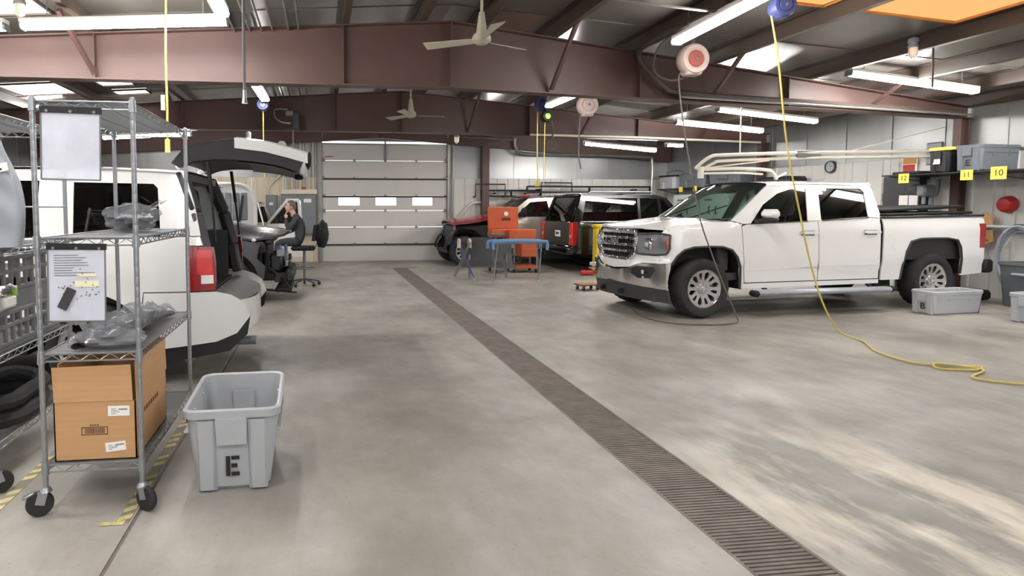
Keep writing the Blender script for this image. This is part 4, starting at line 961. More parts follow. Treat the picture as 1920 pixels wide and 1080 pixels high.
# ================================================================ wire carts at the left
def film(name, tint, tr, milk, rough=.3):
    m = bpy.data.materials.new(name); m.use_nodes = True
    nt = m.node_tree; n = nt.nodes; l = nt.links; p = n['Principled BSDF']
    p.inputs['Base Color'].default_value = lin(tint); p.inputs['Roughness'].default_value = rough
    t = n.new('ShaderNodeBsdfTransparent'); t.inputs[0].default_value = (*[x * tr for x in lin(tint)[:3]], 1)
    mx = n.new('ShaderNodeMixShader')
    tc = n.new('ShaderNodeTexCoord'); noi = n.new('ShaderNodeTexNoise'); noi.inputs['Scale'].default_value = 7; noi.inputs['Detail'].default_value = 5
    mp = n.new('ShaderNodeMapRange'); mp.inputs[3].default_value = milk - .12; mp.inputs[4].default_value = milk + .12
    l.new(tc.outputs['Object'], noi.inputs['Vector']); l.new(noi.outputs['Fac'], mp.inputs[0]); l.new(mp.outputs[0], mx.inputs[0])
    bp = n.new('ShaderNodeBump'); bp.inputs['Strength'].default_value = .4; bp.inputs['Distance'].default_value = .01; l.new(noi.outputs['Fac'], bp.inputs['Height']); l.new(bp.outputs[0], p.inputs['Normal'])
    l.new(t.outputs[0], mx.inputs[1]); l.new(p.outputs[0], mx.inputs[2]); l.new(mx.outputs[0], n['Material Output'].inputs[0])
    return m
M['palehl'] = mat('pale_highlighter', (238, 236, 200), .7)
M['milky'] = film('milky_vinyl', (244, 247, 255), .97, .55, .25); M['bag'] = film('crumpled_polythene', (224, 226, 230), .97, .2, .08)
def wire_shelf(parent, x0, x1, y0, y1, z):
    b = B(); n = int((y1 - y0) / .019)
    for k in range(n + 1):
        y = lerp(y0 + .01, y1 - .01, k / n); b.add([(x0, y - .0035, z), (x1, y - .0035, z), (x1, y + .0035, z), (x0, y + .0035, z), (x0, y, z - .006), (x1, y, z - .006)], [(0, 1, 2, 3), (0, 4, 5, 1), (3, 2, 5, 4)])
    for x in (lerp(x0, x1, .33), lerp(x0, x1, .67)): b.bar((x, y0, z - .009), (x, y1, z - .009), .006, .006)
    sh = b.build('wire_shelf', M['zinc'], parent, smooth=0)
    r = B()
    for zz in (z + .002, z - .034):
        r.tube([(x0, y0, zz), (x1, y0, zz), (x1, y1, zz), (x0, y1, zz)], .0042, 6, True)
    r.build('shelf_rail', M['zinc'], sh)
    t = B()
    for (ax, ay, bx_, by_) in ((x0, y0, x1, y0), (x1, y0, x1, y1), (x1, y1, x0, y1), (x0, y1, x0, y0)):
        L = math.hypot(bx_ - ax, by_ - ay); q = max(2, int(L / .042)); pts = []
        for k in range(q + 1): pts.append((lerp(ax, bx_, k / q), lerp(ay, by_, k / q), z - .002 if k % 2 else z - .032))
        t.tube(pts, .003, 4)
    t.build('truss_wire', M['zinc'], sh, kind='stuff')
    for x in (x0, x1):
        for y in (y0, y1): B().cyl((x, y, z - .045), (x, y, z + .012), .0185, .0165, 14).build('corner_sleeve', M['zinc'], sh)
    return sh
def cart(name, label, x0, x1, y0, y1, shelves, top, ang):
    c = thing(name, label, 'wire cart', ((x0 + x1) / 2, (y0 + y1) / 2, 0)); ox, oy = (x1 - x0) / 2, (y1 - y0) / 2
    for z in shelves: wire_shelf(c, -ox, ox, -oy, oy, z)
    for i, (sx, sy_) in enumerate(((-1, -1), (1, -1), (1, 1), (-1, 1))):
        p = B(); p.lathe([(0, top + .006), (.0125, top), (.0128, .13), (0, .13)] if False else [(0, top + .006), (.0125, top)] + [q for k in range(int((top - .14) / .05)) for q in ((.0128, top - .01 - k * .05), (.0128, top - .056 - k * .05), (.0124, top - .058 - k * .05))] + [(.0128, .135), (0, .135)], 14)
        p.build('post', M['zinc'], c, loc=(sx * ox, sy_ * oy, 0), smooth=60)
        a = R(ang[i]); k = Vector((math.cos(a), math.sin(a), 0)); s = Vector((-k.y, k.x, 0)); o = Vector((sx * ox, sy_ * oy, 0)); w = o + k * .028 + Vector((0, 0, .062))
        f = B(); f.cyl(o + Vector((0, 0, .118)), o + Vector((0, 0, .14)), .03, .018, 14)
        for sg in (1, -1): f.bar(o + s * .022 * sg + Vector((0, 0, .118)) + k * .012, w + s * .022 * sg, .004, .042)
        f.bar(o - s * .024 + k * .012 + Vector((0, 0, .12)), o + s * .024 + k * .012 + Vector((0, 0, .12)), .05, .006)
        cs = f.build('caster', M['zinc'], c)
        wb_ = B()
        q = B(); q.lathe([(0, -.016), (.045, -.016), (.058, -.014), (.062, -.006), (.062, .006), (.058, .014), (.045, .016), (0, .016)], 26, axis='y')
        q.build('caster_wheel', M['rubber'], cs, loc=w, rot=(0, 0, a))
        if i == 0: B().bar(o + k * .05 + Vector((0, 0, .12)), o - k * .0 + k * .1 + Vector((0, 0, .1)), .03, .012, .004).build('brake_pedal', M['zinc'], cs)
    return c
c1 = cart('wire_cart', 'chrome wire shelving cart in front holding a cardboard box and two hanging pockets', -1.335, -.885, 3.155, 4.33, (1.995, 1.35, .79, .245), 2.02, (200, -35, 10, 160))
c2 = cart('wire_cart', 'chrome wire shelving cart cut by the left edge holding grey slotted crate', -2.2, -1.70, 3.42, 4.46, (1.995, 1.275, .70, .245), 2.02, (200, 30, 60, 160))
B().tube([(.25, -.52, 1.5), (.25, .52, 1.5)], .005, 6).build('side_rail', M['zinc'], c2)

# ---- pockets hanging from the front cart
def pocket(x0, x1, z0, z1, label, tilt):
    w_, h_ = x1 - x0, z1 - z0
    o = thing('hanging_pocket', label, 'document pocket', ((x0 + x1) / 2, 3.128, z1), 0)
    B().bx((-w_ / 2, -.004, -h_), (w_ / 2, 0, -.005)).build('vinyl_sleeve', M['milky'], o, smooth=0)
    f = B()
    for a, c in (((-w_ / 2, 0), (-w_ / 2, -h_)), ((-w_ / 2, -h_), (w_ / 2, -h_)), ((w_ / 2, -h_), (w_ / 2, 0))): f.bar((a[0], -.005, a[1]), (c[0], -.005, c[1]), .003, .007)
    f.build('binding', M['trim'], o)
    h = B(); h.bx((-w_ / 2 - .005, -.009, -.008), (w_ / 2 + .005, .003, .022)); h.build('header_bar', M['dark'], o)
    for q in (-.4, 0, .4): B().cyl((q * w_, -.011, 0), (q * w_, -.008, 0), .007, n=12).build('grommet', M['zinc'], h and o)
    r = B()
    for q in (-.42, .42): r.tube([(q * w_, .012 + .018 * math.cos(t * .7), .022 + .02 * math.sin(t * .7)) for t in range(9)], .002, 5, True)
    r.build('hook_ring', M['zinc'], o)
    o.rotation_euler = (0, R(tilt), 0)
    return o
pocket(-1.285, -1.022, 1.628, 1.945, 'empty clear vinyl pocket hanging from the top shelf', 1.2)
pk = pocket(-1.276, -1.018, .955, 1.305, 'clear vinyl pocket with a paper work sheet under the second shelf', 1.0)
pp = tag(B().add([(-1.262, 3.137, 1.285), (-1.03, 3.137, 1.285), (-1.03, 3.137, .975), (-1.12, 3.137, .955), (-1.16, 3.137, .985), (-1.265, 3.137, .985),
                  (-1.262, 3.1375, 1.285), (-1.03, 3.1375, 1.285), (-1.03, 3.1375, .975), (-1.12, 3.1375, .955), (-1.16, 3.1375, .985), (-1.265, 3.1375, .985)],
                 [(0, 1, 2, 3, 4, 5), (11, 10, 9, 8, 7, 6)]).build('work_sheet', M['paper'], smooth=0), 'white printed work sheet inside the lower vinyl pocket', 'paper')
b = B(); random.seed(3)
for k in range(9): b.bx((-1.25, 3.1222, 1.27 - k * .012), (-1.25 + random.uniform(.08, .2), 3.1227, 1.273 - k * .012))
for k in range(26):
    x, z = random.gauss(-1.15, .045), random.gauss(1.105, .03); b.bx((x, 3.1222, z), (x + .006, 3.1227, z + .006))
b.build('print', M['trim'], pp, smooth=0)
b = B(); b.bx((-1.16, 3.1224, 1.12), (-1.05, 3.1228, 1.15)); b.bx((-1.15, 3.1224, 1.17), (-1.06, 3.1228, 1.185)); b.build('highlighting', M['palehl'], pp, smooth=0)
mg = tag(B().box((0, 0, 0), (.045, .007, .108), .003).build('magnet', M['darktrim'], loc=(-1.195, 3.116, 1.065), rot=(0, R(27), 0)), 'dark grey oblong magnet pressed slantwise on the paper pocket', 'magnet')

# ---- cardboard box on the bottom shelf
bx0 = thing('cardboard_box', 'large open cardboard box with barcode on the bottom shelf', 'box', (-1.108, 3.49, .248))
w2, d2, h2 = .385, .61, .295
b = B()
b.bx((-w2 / 2, -d2 / 2, 0), (w2 / 2, d2 / 2, .006)); b.bx((-w2 / 2, -d2 / 2, 0), (w2 / 2, -d2 / 2 + .006, h2)); b.bx((-w2 / 2, d2 / 2 - .006, 0), (w2 / 2, d2 / 2, h2))
b.bx((-w2 / 2, -d2 / 2, 0), (-w2 / 2 + .006, d2 / 2, h2)); b.bx((w2 / 2 - .006, -d2 / 2, 0), (w2 / 2, d2 / 2, h2)); b.build('carton', M['card'], bx0, smooth=0)
def flap(pts, nm='flap'):
    P4 = [Vector(p) for p in pts]; n = (P4[1] - P4[0]).cross(P4[3] - P4[0]).normalized() * .005
    B().add([*P4, *[p + n for p in P4]], [(0, 1, 2, 3), (7, 6, 5, 4), (0, 1, 5, 4), (1, 2, 6, 5), (2, 3, 7, 6), (3, 0, 4, 7)]).build(nm, M['card'], bx0, smooth=0)
flap([(-w2 / 2 + .004, -d2 / 2, h2 + .002), (w2 / 2 - .012, -d2 / 2, h2 + .002), (w2 / 2 - .022, -d2 / 2 + .014, h2 + .178), (-w2 / 2 - .008, -d2 / 2 + .014, h2 + .172)])
flap([(w2 / 2, -d2 / 2 + .01, h2 + .002), (w2 / 2, d2 / 2, h2 + .002), (w2 / 2 - .006, d2 / 2 - .005, h2 + .19), (w2 / 2 - .006, -d2 / 2 + .02, h2 + .19)])
flap([(-w2 / 2, d2 / 2, h2 + .002), (-w2 / 2, -d2 / 2 + .02, h2 + .002), (-w2 / 2 + .02, -d2 / 2 + .03, h2 + .185), (-w2 / 2 + .02, d2 / 2, h2 + .185)])
flap([(w2 / 2, d2 / 2, h2 + .002), (-w2 / 2, d2 / 2, h2 + .002), (-w2 / 2, d2 / 2 + .0, h2 + .19), (w2 / 2, d2 / 2 + .0, h2 + .19)])
for (x, z, ww, hh, t) in ((.112, .245, .102, .05, 1), (.093, .066, .096, .046, -5)):
    o = B().bx((-ww / 2, -.0015, -hh / 2), (ww / 2, 0, hh / 2)).build('shipping_label', M['paper'], bx0, smooth=0, loc=(x, -d2 / 2 - .0005, z), rot=(0, R(t), 0))
    q = B()
    for k in range(4): q.bx((-ww * .35, -.002, -hh * .3 + k * hh * .16), (-ww * .35 + random.uniform(.015, .045), -.0014, -hh * .3 + k * hh * .16 + .002))
    for k in range(12): q.bx((.0 + k * .0035, -.002, .004), (.0 + k * .0035 + .002, -.0014, .012))
    q.build('label_print', M['ink'], o, smooth=0)
b = B()
for a, c in (((-.066, .128), (.058, .132)), ((-.066, .165), (.058, .169)), ((-.066, .128), (-.062, .169)), ((.054, .128), (.058, .169))): b.bx((a[0], -d2 / 2 - .001, a[1]), (c[0], -d2 / 2, c[1]))
x = -.05
while x < .045:
    ww = random.choice((.002, .003, .005)); b.bx((x, -d2 / 2 - .001, .135), (x + ww, -d2 / 2, .163)); x += ww + random.choice((.002, .003))
for k in range(4): b.bx((-.025 + k * .011, -d2 / 2 - .001, .174), (-.018 + k * .011, -d2 / 2, .181))
b.build('barcode', M['inkbrown'], bx0, smooth=0)
b = B()
for k in range(7): b.bx((w2 / 2, -.16 + k * .042, .19), (w2 / 2 + .001, -.135 + k * .042, .215))
b.bx((w2 / 2, -.24, .185), (w2 / 2 + .001, -.2, .22)); b.build('side_print', M['inkbrown'], bx0, smooth=0, kind='stuff')

# ---- plastic wrapped parts on the shelves
def crumple(b, c, rad, seed, n=22, m=14, amp=.16):
    rnd = random.Random(seed); ph = [(rnd.uniform(-6, 6), rnd.uniform(-6, 6), rnd.uniform(-6, 6), rnd.uniform(0, 6)) for _ in range(9)]
    def f(u, v):
        a, e = 2 * math.pi * u, math.pi * (v - .5); d = Vector((math.cos(a) * math.cos(e), math.sin(a) * math.cos(e), math.sin(e)))
        k = 1 + amp * sum(math.sin(p[0] * d.x * 1.6 + p[1] * d.y * 1.6 + p[2] * d.z * 1.6 + p[3]) for p in ph) / 4 + rnd.uniform(-.035, .035)
        z = max(-.97, d.z * k)
        return (c[0] + rad[0] * d.x * k, c[1] + rad[1] * d.y * k, c[2] + rad[2] * z)
    return b.grid(f, n, m)
o = thing('bagged_part', 'dark part in clear crumpled bag on the second shelf', 'bagged part', (-1.14, 3.98, 1.354))
crumple(B(), (0, 0, .05), (.105, .13, .05), 3, amp=.1).build('moulding', M['bagdark'], o)
crumple(B(), (.005, 0, .085), (.15, .18, .085), 11, 26, 16, .2).build('bag', M['bag'], o, smooth=25)
b = B(); b.grid(lambda u, v: (.1 + .1 * u, -.05 + .12 * (v - .5) * (1 + u), .12 + .06 * u + .012 * math.sin(9 * v)), 4, 5); b.build('bag_neck', M['bag'], o, smooth=20)
o = thing('bagged_moulding', 'long dark moulding in clear plastic wrap on the third shelf', 'bagged part', (-1.06, 3.66, .797))
def bar2(seed, r, amp):
    rnd = random.Random(seed)
    def f(u, v):
        t = u; cx = lerp(-.13, .10, t) + .03 * math.sin(6 * t); cy = lerp(-.44, .50, t); a = 2 * math.pi * v
        q = r * (math.sin(math.pi * min(.98, max(.02, t))) ** .3) * (1 + rnd.uniform(-amp, amp))
        return (cx + q * 1.25 * math.cos(a), cy + .02 * math.cos(a), max(.002, q * .75 + q * .8 * math.sin(a)))
    return f
B().grid(bar2(2, .05, .08), 24, 12).build('moulding', M['bagdark'], o, smooth=30)
B().grid(bar2(5, .085, .22), 30, 14).build('wrap', M['bag'], o, smooth=20)
crumple(B(), (.0, -.36, .04), (.16, .11, .045), 21, 26, 12, .25).build('loose_wrap', M['bag'], o, smooth=20)

# ---- things on the left cart
o = thing('wrapped_panel', 'tall grey plastic wrapped panel standing on the left cart', 'wrapped panel', (-1.745, 3.62, 1.284))
def pn(u, v):
    a = 2 * math.pi * u; t = v; w_ = .135 * (1 - .55 * max(0, t - .62) / .38); d_ = .05
    return (w_ * math.copysign(abs(math.cos(a)) ** .6, math.cos(a)) + .02 * math.sin(5 * t), d_ * math.copysign(abs(math.sin(a)) ** .6, math.sin(a)) * (1 + .15 * math.sin(17 * t + 3 * a)), .58 * t)
B().grid(pn, 28, 22).build('panel', M['foam'], o, smooth=40)
B().box((.06, -.062, .42), (.10, .006, .045), .002, Matrix.Rotation(R(-12), 3, 'Y')).build('part_label', M['paper'], o)
B().bx((.03, -.066, .41), (.08, -.0645, .42)).build('label_print', M['ink'], o)
crumple(B(), (-.04, 0, .59), (.09, .06, .06), 8, 18, 10, .2).build('bag_top', M['bag'], o, smooth=25)
o = thing('plastic_crate', 'grey slotted plastic crate on the left cart', 'crate', (-1.95, 3.93, .708))
b = B(); cw, cd, ch = .215, .45, .52
for y in (-cd, cd):
    b.bx((-cw, y - .006, 0), (cw, y + .006, .06)); b.bx((-cw, y - .006, ch - .03), (cw, y + .006, ch))
for x in (-cw, cw): b.bx((x - .006, -cd, 0), (x + .006, cd, .03))
b.bx((-cw, -cd, 0), (cw, cd, .012)); b.build('crate_frame', M['trim'], o, smooth=0, kind='stuff')
for x in (-cw, cw):
    b = B()
    for z in (.03, .13, .20, .33, .43, ch - .015): b.bar((x, -cd, z), (x, cd, z), .02, .026, .005)
    b.bar((x, -cd, .265), (x, cd, .265), .012, .11)
    n = 11
    for k in range(n):
        y = lerp(-cd + .02, cd - .02, k / (n - 1))
        for za, zb in ((.03, .20), (.33, ch)): b.bar((x, y, za), (x, y, zb), .026, .018, .004)
    b.build('slotted_side', M['trim'], o)
for y in (-cd, cd):
    b = B()
    for k in range(6): b.bx((lerp(-cw, cw, k / 5) - .014, y - .008, .06), (lerp(-cw, cw, k / 5) + .014, y + .008, ch))
    b.bx((-cw, y - .008, .2), (cw, y + .008, .33)); b.build('slotted_end', M['trim'], o, smooth=0)
t = thing('chrome_bracket', 'white and chrome fitting lying against the grey slotted crate', 'car part', (-1.712, 3.62, 1.0))
b = B(); b.box((0, 0, -.02), (.03, .22, .09), .012); b.tube([(.02, -.1, .03), (.025, -.08, .07), (.02, .02, .075), (.02, .08, .05)], .012, 6); b.build('fitting', M['chrome'], t)
B().box((.018, .03, -.02), (.012, .13, .05), .005).build('label', M['paper'], t); B().box((.01, .105, .03), (.02, .03, .06), .005).build('clip', M['green'], t)
for k, (r_, z, lab) in enumerate(((.05, .31, 'black rubber seal coiled lowest on the left cart'), (.045, .405, 'black rubber seal coiled on top of the other on the left cart'))):
    rr = random.Random(k)
    tag(B().tube([(-1.95 + (.22 + rr.uniform(-.02, .02)) * math.cos(a * .26), 3.93 + .44 * math.sin(a * .26), z + .012 * math.sin(a)) for a in range(24)], r_, 8, True).build('rubber_seal', M['rubber']), lab, 'rubber seal', 'rubber seals on the left cart')

# ================================================================ totes
def tote(name, label, loc, rz, L, Wd, Ht, letter=None, m='tote', group=None, lid=None, taper=.045):
    o = thing(name, label, 'tote', loc, rz, group)
    r0 = .07; b = B()
    def ring(w_, l_, z, r): return [(x, y, z) for x, y in rrect(w_, l_, r, 5)]
    t = taper
    rings = [ring(Wd - 2 * t - .04, L - 2 * t - .04, 0, r0 * .6), ring(Wd - 2 * t, L - 2 * t, .02, r0 * .8), ring(Wd - .8 * t, L - .8 * t, Ht * .62, r0), ring(Wd - .5 * t, L - .5 * t, Ht - .06, r0), ring(Wd - .5 * t, L - .5 * t, Ht - .055, r0),
             ring(Wd, L, Ht - .05, r0), ring(Wd + .006, L + .006, Ht - .01, r0), ring(Wd - .012, L - .012, Ht, r0), ring(Wd - .04, L - .04, Ht - .008, r0 * .9), ring(Wd - 2 * t - .02, L - 2 * t - .02, .03, r0 * .8)]
    loft(b, rings, (True, True)); b.build('tub', M[m], o, smooth=35)
    for sg in (-1, 1):
        def fy(z): return L / 2 - lerp(t, .4 * t, min(1, z / (Ht * .62))) if z < Ht * .62 else L / 2 - lerp(.4 * t, .25 * t, (z - Ht * .62) / (Ht * .38))
        for sx in (-1, 1):
            q = B()
            xa, xb = sx * Wd * .16, sx * (Wd * .42 - t * .5)
            ya, yb = fy(.02), fy(Ht - .07)
            q.add([(xa, sg * (ya - .01), .0), (xb, sg * (ya - .01), .0), (xb, sg * (yb + .012), Ht - .06), (xa, sg * (yb + .012), Ht - .06),
                   (xa * 1.25, sg * (ya + .022), .012), (xb * .92, sg * (ya + .022), .012), (xb * .94, sg * (yb + .02), Ht - .06), (xa * 1.2, sg * (yb + .02), Ht - .06)],
                  [(4, 5, 6, 7), (0, 1, 5, 4), (1, 2, 6, 5), (2, 3, 7, 6), (3, 0, 4, 7)])
            q.build('end_rib', M[m], o, smooth=0)
        hgt = Ht * .30; hh = B(); yb = fy(Ht * .8)
        hh.add([(-Wd * .16, sg * (yb - .005), Ht - .05), (Wd * .16, sg * (yb - .005), Ht - .05), (Wd * .15, sg * (yb - .005), Ht - .05 - hgt), (-Wd * .15, sg * (yb - .005), Ht - .05 - hgt),
                (-Wd * .16, sg * (yb + .038), Ht - .05), (Wd * .16, sg * (yb + .038), Ht - .05), (Wd * .15, sg * (yb + .03), Ht - .05 - hgt), (-Wd * .15, sg * (yb + .03), Ht - .05 - hgt)],
               [(4, 5, 6, 7), (0, 1, 5, 4), (1, 2, 6, 5), (3, 0, 4, 7), (3, 2, 6, 7)])
        hh.build('handle', M[m], o, smooth=0)
        pl = B(); pl.bx((-Wd * .13, sg * (L / 2 - .05), Ht * .25), (Wd * .13, sg * (L / 2 - .062), Ht - .10)); pl.build('grip_plate', M[m], o, smooth=0)
    for sx in (-1, 1):
        q = B()
        for k in (-.2, .2):
            q.bx((sx * (Wd / 2 - .6 * t), L * k - .012, Ht * .55), (sx * (Wd / 2 - .28 * t), L * k + .012, Ht - .06))
        q.bx((sx * (Wd / 2 - .4 * t), -L * .42, Ht * .70), (sx * (Wd / 2 - .02 * t), L * .42, Ht * .72)); q.build('side_rib', M[m], o, smooth=0)
    if letter == 'E':
        y = -(L / 2 - t * .72) - .006; s = Ht * .235; q = B(); x0, z0 = -.035, .085
        q.bx((x0, y - .004, z0), (x0 + .022, y, z0 + s))
        for z in (z0, z0 + s * .42, z0 + s - .02): q.bx((x0 + .028, y - .004, z), (x0 + .07 - (.012 if abs(z - z0 - s * .42) < .001 else 0), y, z + .02))
        q.build('stencil_letter', M['ink'], o, smooth=0)
    elif letter:
        text('stencil_letter', letter, .15 * Ht / .4, M['ink'], o, (.01, -(L / 2 - t * .6) - .012, Ht * .33), (R(90), 0, 0), .003)
    if lid:
        q = B(); loft(q, [[(x, y, z) for x, y in rrect(Wd + e, L + e, r0)] for e, z in ((.02, Ht - .03), (.025, Ht), (.0, Ht + .02), (-.1, Ht + .022))], (False, True)); q.build('lid', M[lid], o)
    return o
tote('tote', 'open light grey tote stencilled E beside the wire cart', (-.475, 3.63, 0), R(1.5), .74, .50, .455, 'E', taper=.06)
tote('tote', 'grey tote stencilled B on the floor at the pickup rear wheel', (8.83, 7.66 + .09, 0), R(-84.5), .90, .36, .33, 'B', taper=.03)
tote('tote', 'grey tote on the floor cut by the right edge', (9.45, 6.93, 0), R(-84.5), .90, .42, .38, None, taper=.03)
# big mobile bin near the right wall
o = thing('waste_bin', 'dark grey green plastic bin standing at the right wall', 'bin', (10.5, 7.98, 0))
b = B(); loft(b, [[(x, y, z) for x, y in rrect(*s, .06)] for s, z in (((.42, .42), 0), ((.44, .44), .02), ((.52, .52), .62), ((.56, .56), .63), ((.56, .56), .67), ((.50, .50), .67), ((.42, .42), .05))], (True, True)); b.build('tub', M['tote2'], o)
b = B(); b.box((-.28, -.05, .50), (.04, .2, .04), .012); b.build('handle', M['foam'], o)
# ================================================================ right wall
WR = R(-84.16)
def onwall(y, z, off=0.): return (wall_x(y) - off, y, z)
def shelf(name, label, ya, yb, z, dep):
    o = thing(name, label, 'shelf', onwall((ya + yb) / 2, z, .01), WR); L = abs(yb - ya)
    B().bx((-L / 2, -dep, -.025), (L / 2, 0, 0), .004).build('board', M['dark'], o)
    b = B(); n = max(2, int(L / 1.1))
    for k in range(n + 1):
        x = lerp(-L / 2 + .1, L / 2 - .1, k / n); b.bar((x, -.0, -.12), (x, -dep + .05, -.03), .03, .02); b.bar((x, -.012, -.14), (x, -.012, -.02), .03, .02)
    b.build('bracket', M['steel'], o); return o
s1 = shelf('wall_shelf', 'wall shelf with storage totes over the pale cabinets near the far corner', 16.9, 12.2, 2.0, .62)
s2 = shelf('wall_shelf', 'wall shelf behind the pickup bed holding slate tote E', 10.1, 7.0, 2.06, .95)
tote('tote', 'slate tote stencilled E on the wall shelf above the pickup tail', (10.51, 8.70, 2.062), R(-84.16), .84, .40, .41, 'E', m='tote2', taper=.03)
tote('tote', 'narrow black tote with yellow lid beside the slate tote on wall shelf', (10.29, 9.12, 2.062), R(-84.16), .46, .34, .39, None, m='dark', lid='label', taper=.03)
B().box((10.055, 9.12, 2.25), (.005, .12, .10)).build('p', M['paper']).name = 'bin_card'
tag(bpy.data.objects['bin_card'], 'white card on the front of the yellow lidded black tote', 'card')
tag(B().box((10.25, 9.62, 2.085), (.5, .5, .045), .015).build('tray', M['dark']), 'flat black tray on the wall shelf left of the yellow lidded tote', 'tray')
tote('tote', 'grey tote with black lid in the far corner on wall shelf', (9.88, 16.5, 2.002), R(-84.16), .50, .70, .36, None, lid='dark', taper=.03)
tote('tote', 'grey storage tote second from the far corner on wall shelf', (9.99, 15.5, 2.002), R(-84.16), .52, 1.0, .36, None, m='tote2', taper=.03)
tote('tote', 'grey storage tote above the pickup hood on the long wall shelf', (10.11, 14.35, 2.002), R(-84.16), .52, 1.05, .34, None, m='tote2', taper=.03)
tag(B().box((10.26, 12.85, 2.09), (.5, 1.0, .16), .05).build('low_tray', M['dark'], smooth=40), 'black low tray on the wall shelf above the pickup roof', 'tray')
tag(crumple(B(), (9.85, 16.4, 2.43), (.2, .3, .09), 4, 16, 10, .2).build('plastic_bundle', M['bag']), 'crumpled clear plastic heaped on the black lidded corner tote', 'plastic bundle')
def wlabel(y, z, off, txt, lab, s=.16, ref=None):
    o = thing('shelf_label', lab, 'label', onwall(y, z, off), WR)
    B().bx((-s * .55, -.004, -s / 2), (s * .55, 0, s / 2)).build('card', M['label'], o, smooth=0)
    if txt: text('figures', txt, s * .7, M['ink'], o, (0, -.005, 0), (R(90), 0, 0), .001)
wlabel(9.6, 1.99, .97, '12', 'yellow shelf label left of the yellow lidded tote, above grey cabinet')
wlabel(8.63, 2.0, .97, '11', 'yellow shelf label under the near corner of slate tote E')
wlabel(8.2, 2.01, .97, '10', 'yellow shelf label under the middle of slate tote E', .19)
for k, (y, z) in enumerate(((15.8, 1.97), (15.25, 1.98), (14.75, 2.0), (14.2, 2.01))):
    wlabel(y, z, .64, None, ('yellow label first from the far corner on the long shelf edge', 'yellow label second from the far corner on the long shelf edge', 'yellow label third from the far corner on the long shelf edge', 'yellow label fourth from the far corner, over the pickup windshield')[k], .14)
# pale cabinets below the long shelf
for k, y in enumerate((15.75, 14.7)):
    o = thing('cabinet', ('pale metal cabinet nearer the far corner behind the black SUV', 'pale metal cabinet seen through the pickup windshield')[k], 'cabinet', onwall(y, 0, .05), WR)
    b = B(); b.bx((-.5, -.5, .08), (.5, 0, 1.83)); b.bx((-.48, -.46, 0), (.48, -.02, .08)); b.build('carcass', M['cabinet'], o, smooth=0)
    for s in (-1, 1):
        d = B().bx((s * .495, -.522, .1), (s * .008, -.502, 1.82), .004).build('door', M['cabinet'], o)
        B().tube([(s * .12, -.522, 1.32), (s * .12, -.56, 1.34), (s * .12, -.56, 1.5), (s * .12, -.522, 1.52)], .012, 6).build('handle', M['dark'], d)
    b = B()
    for q in range(6): b.bx((-.32 + q * .045, -.5245, 1.66), (-.285 + q * .045, -.523, 1.70))
    b.build('door_print', M['darktrim'], o, smooth=0)
# grey cabinet on the wall with papers
o = thing('wall_cabinet', 'dark grey wall cabinet with two white sheets behind pickup bed', 'cabinet', onwall(10.3, 1.2, .03), WR)
B().bx((-.34, -.2, 0), (.34, 0, .86), .006).build('carcass', M['darktrim'], o); B().bx((-.335, -.215, .01), (.335, -.2, .85), .004).build('door', M['darktrim'], o); B().bx((-.355, -.2, .4), (-.34, -.17, .55)).build('handle', M['dark'], o)
for k, x in enumerate((.06, .235)):
    tag(B().bx((x - .08, -.0025, -.14), (x + .08, 0, .14)).build('posted_sheet', M['paper'], smooth=0, loc=tuple(Vector(onwall(10.3, 1.57, .03)) + Matrix.Rotation(WR, 3, 'Z') @ Vector((0, -.219, 0))), rot=(0, 0, WR)),
        ('white sheet on the grey wall cabinet, nearer the cab', 'white sheet on the grey wall cabinet, nearer the tailgate')[k], 'paper')
o = thing('wall_sign', 'orange and red sign on the white wall above the grey cabinet', 'sign', onwall(10.32, 2.27, .03), WR)
B().bx((-.13, -.012, -.18), (.13, 0, .18)).build('board', M['paper'], o, smooth=0); B().bx((-.12, -.014, .02), (.12, -.012, .17)).build('upper_field', M['orangeskin'], o, smooth=0); B().bx((-.12, -.014, -.16), (.10, -.012, .01)).build('lower_field', M['red'], o, smooth=0)
o = thing('wall_clock', 'round wall clock with dark rim on the white wall', 'clock', onwall(11.95, 2.34, .03), WR)
B().lathe([(.10, -.03), (.125, -.03), (.13, 0), (.10, 0)], 28, axis='y').build('rim', M['darktrim'], o); B().lathe([(0, -.015), (.105, -.015)], 28, axis='y').build('face', M['foam'], o)
b = B(); b.bar((0, -.018, 0), (.05, -.018, .04), .002, .008); b.bar((0, -.018, 0), (-.02, -.018, .08), .002, .006); b.build('hand', M['ink'], o)
# press on the wall, red hood, rail, hose, straps
o = thing('bench_press', 'grey drill press with feed wheel behind the pickup tail', 'machine', onwall(9.6, 0, .47), WR)
b = B(); b.bx((-.35, -.25, 0), (.35, .25, .05)); b.bx((-.35, -.28, 1.28), (.35, .28, 1.33)); [b.bx((x - .03, y - .03, .05), (x + .03, y + .03, 1.28)) for x in (-.3, .3) for y in (-.2, .2)]; b.build('stand', M['darktrim'], o)
b = B(); b.box((0, 0, 1.38), (.28, .3, .1), .02); b.cyl((0, .06, 1.4), (0, .06, 2.0), .035, n=12); b.box((0, -.02, 1.78), (.16, .34, .2), .03); b.cyl((0, -.1, 1.55), (0, -.1, 1.7), .03, n=10); b.cyl((0, .1, 1.75), (0, .1, 1.98), .09, n=14); b.build('column', M['steel'], o)
b = B(); b.tube([(-.16 + .0, -.06 + .17 * math.cos(t * .45), 1.80 + .09 * math.sin(t * .45)) for t in range(14)], .012, 6, True); b.bar((-.08, -.06, 1.78), (-.16, .1, 1.8), .015, .015); b.build('feed_wheel', M['steel'], o)
o = thing('hose_hanger', 'red half round hose hanger on the right wall', 'hose hanger', onwall(8.74, 1.54, .02), WR)
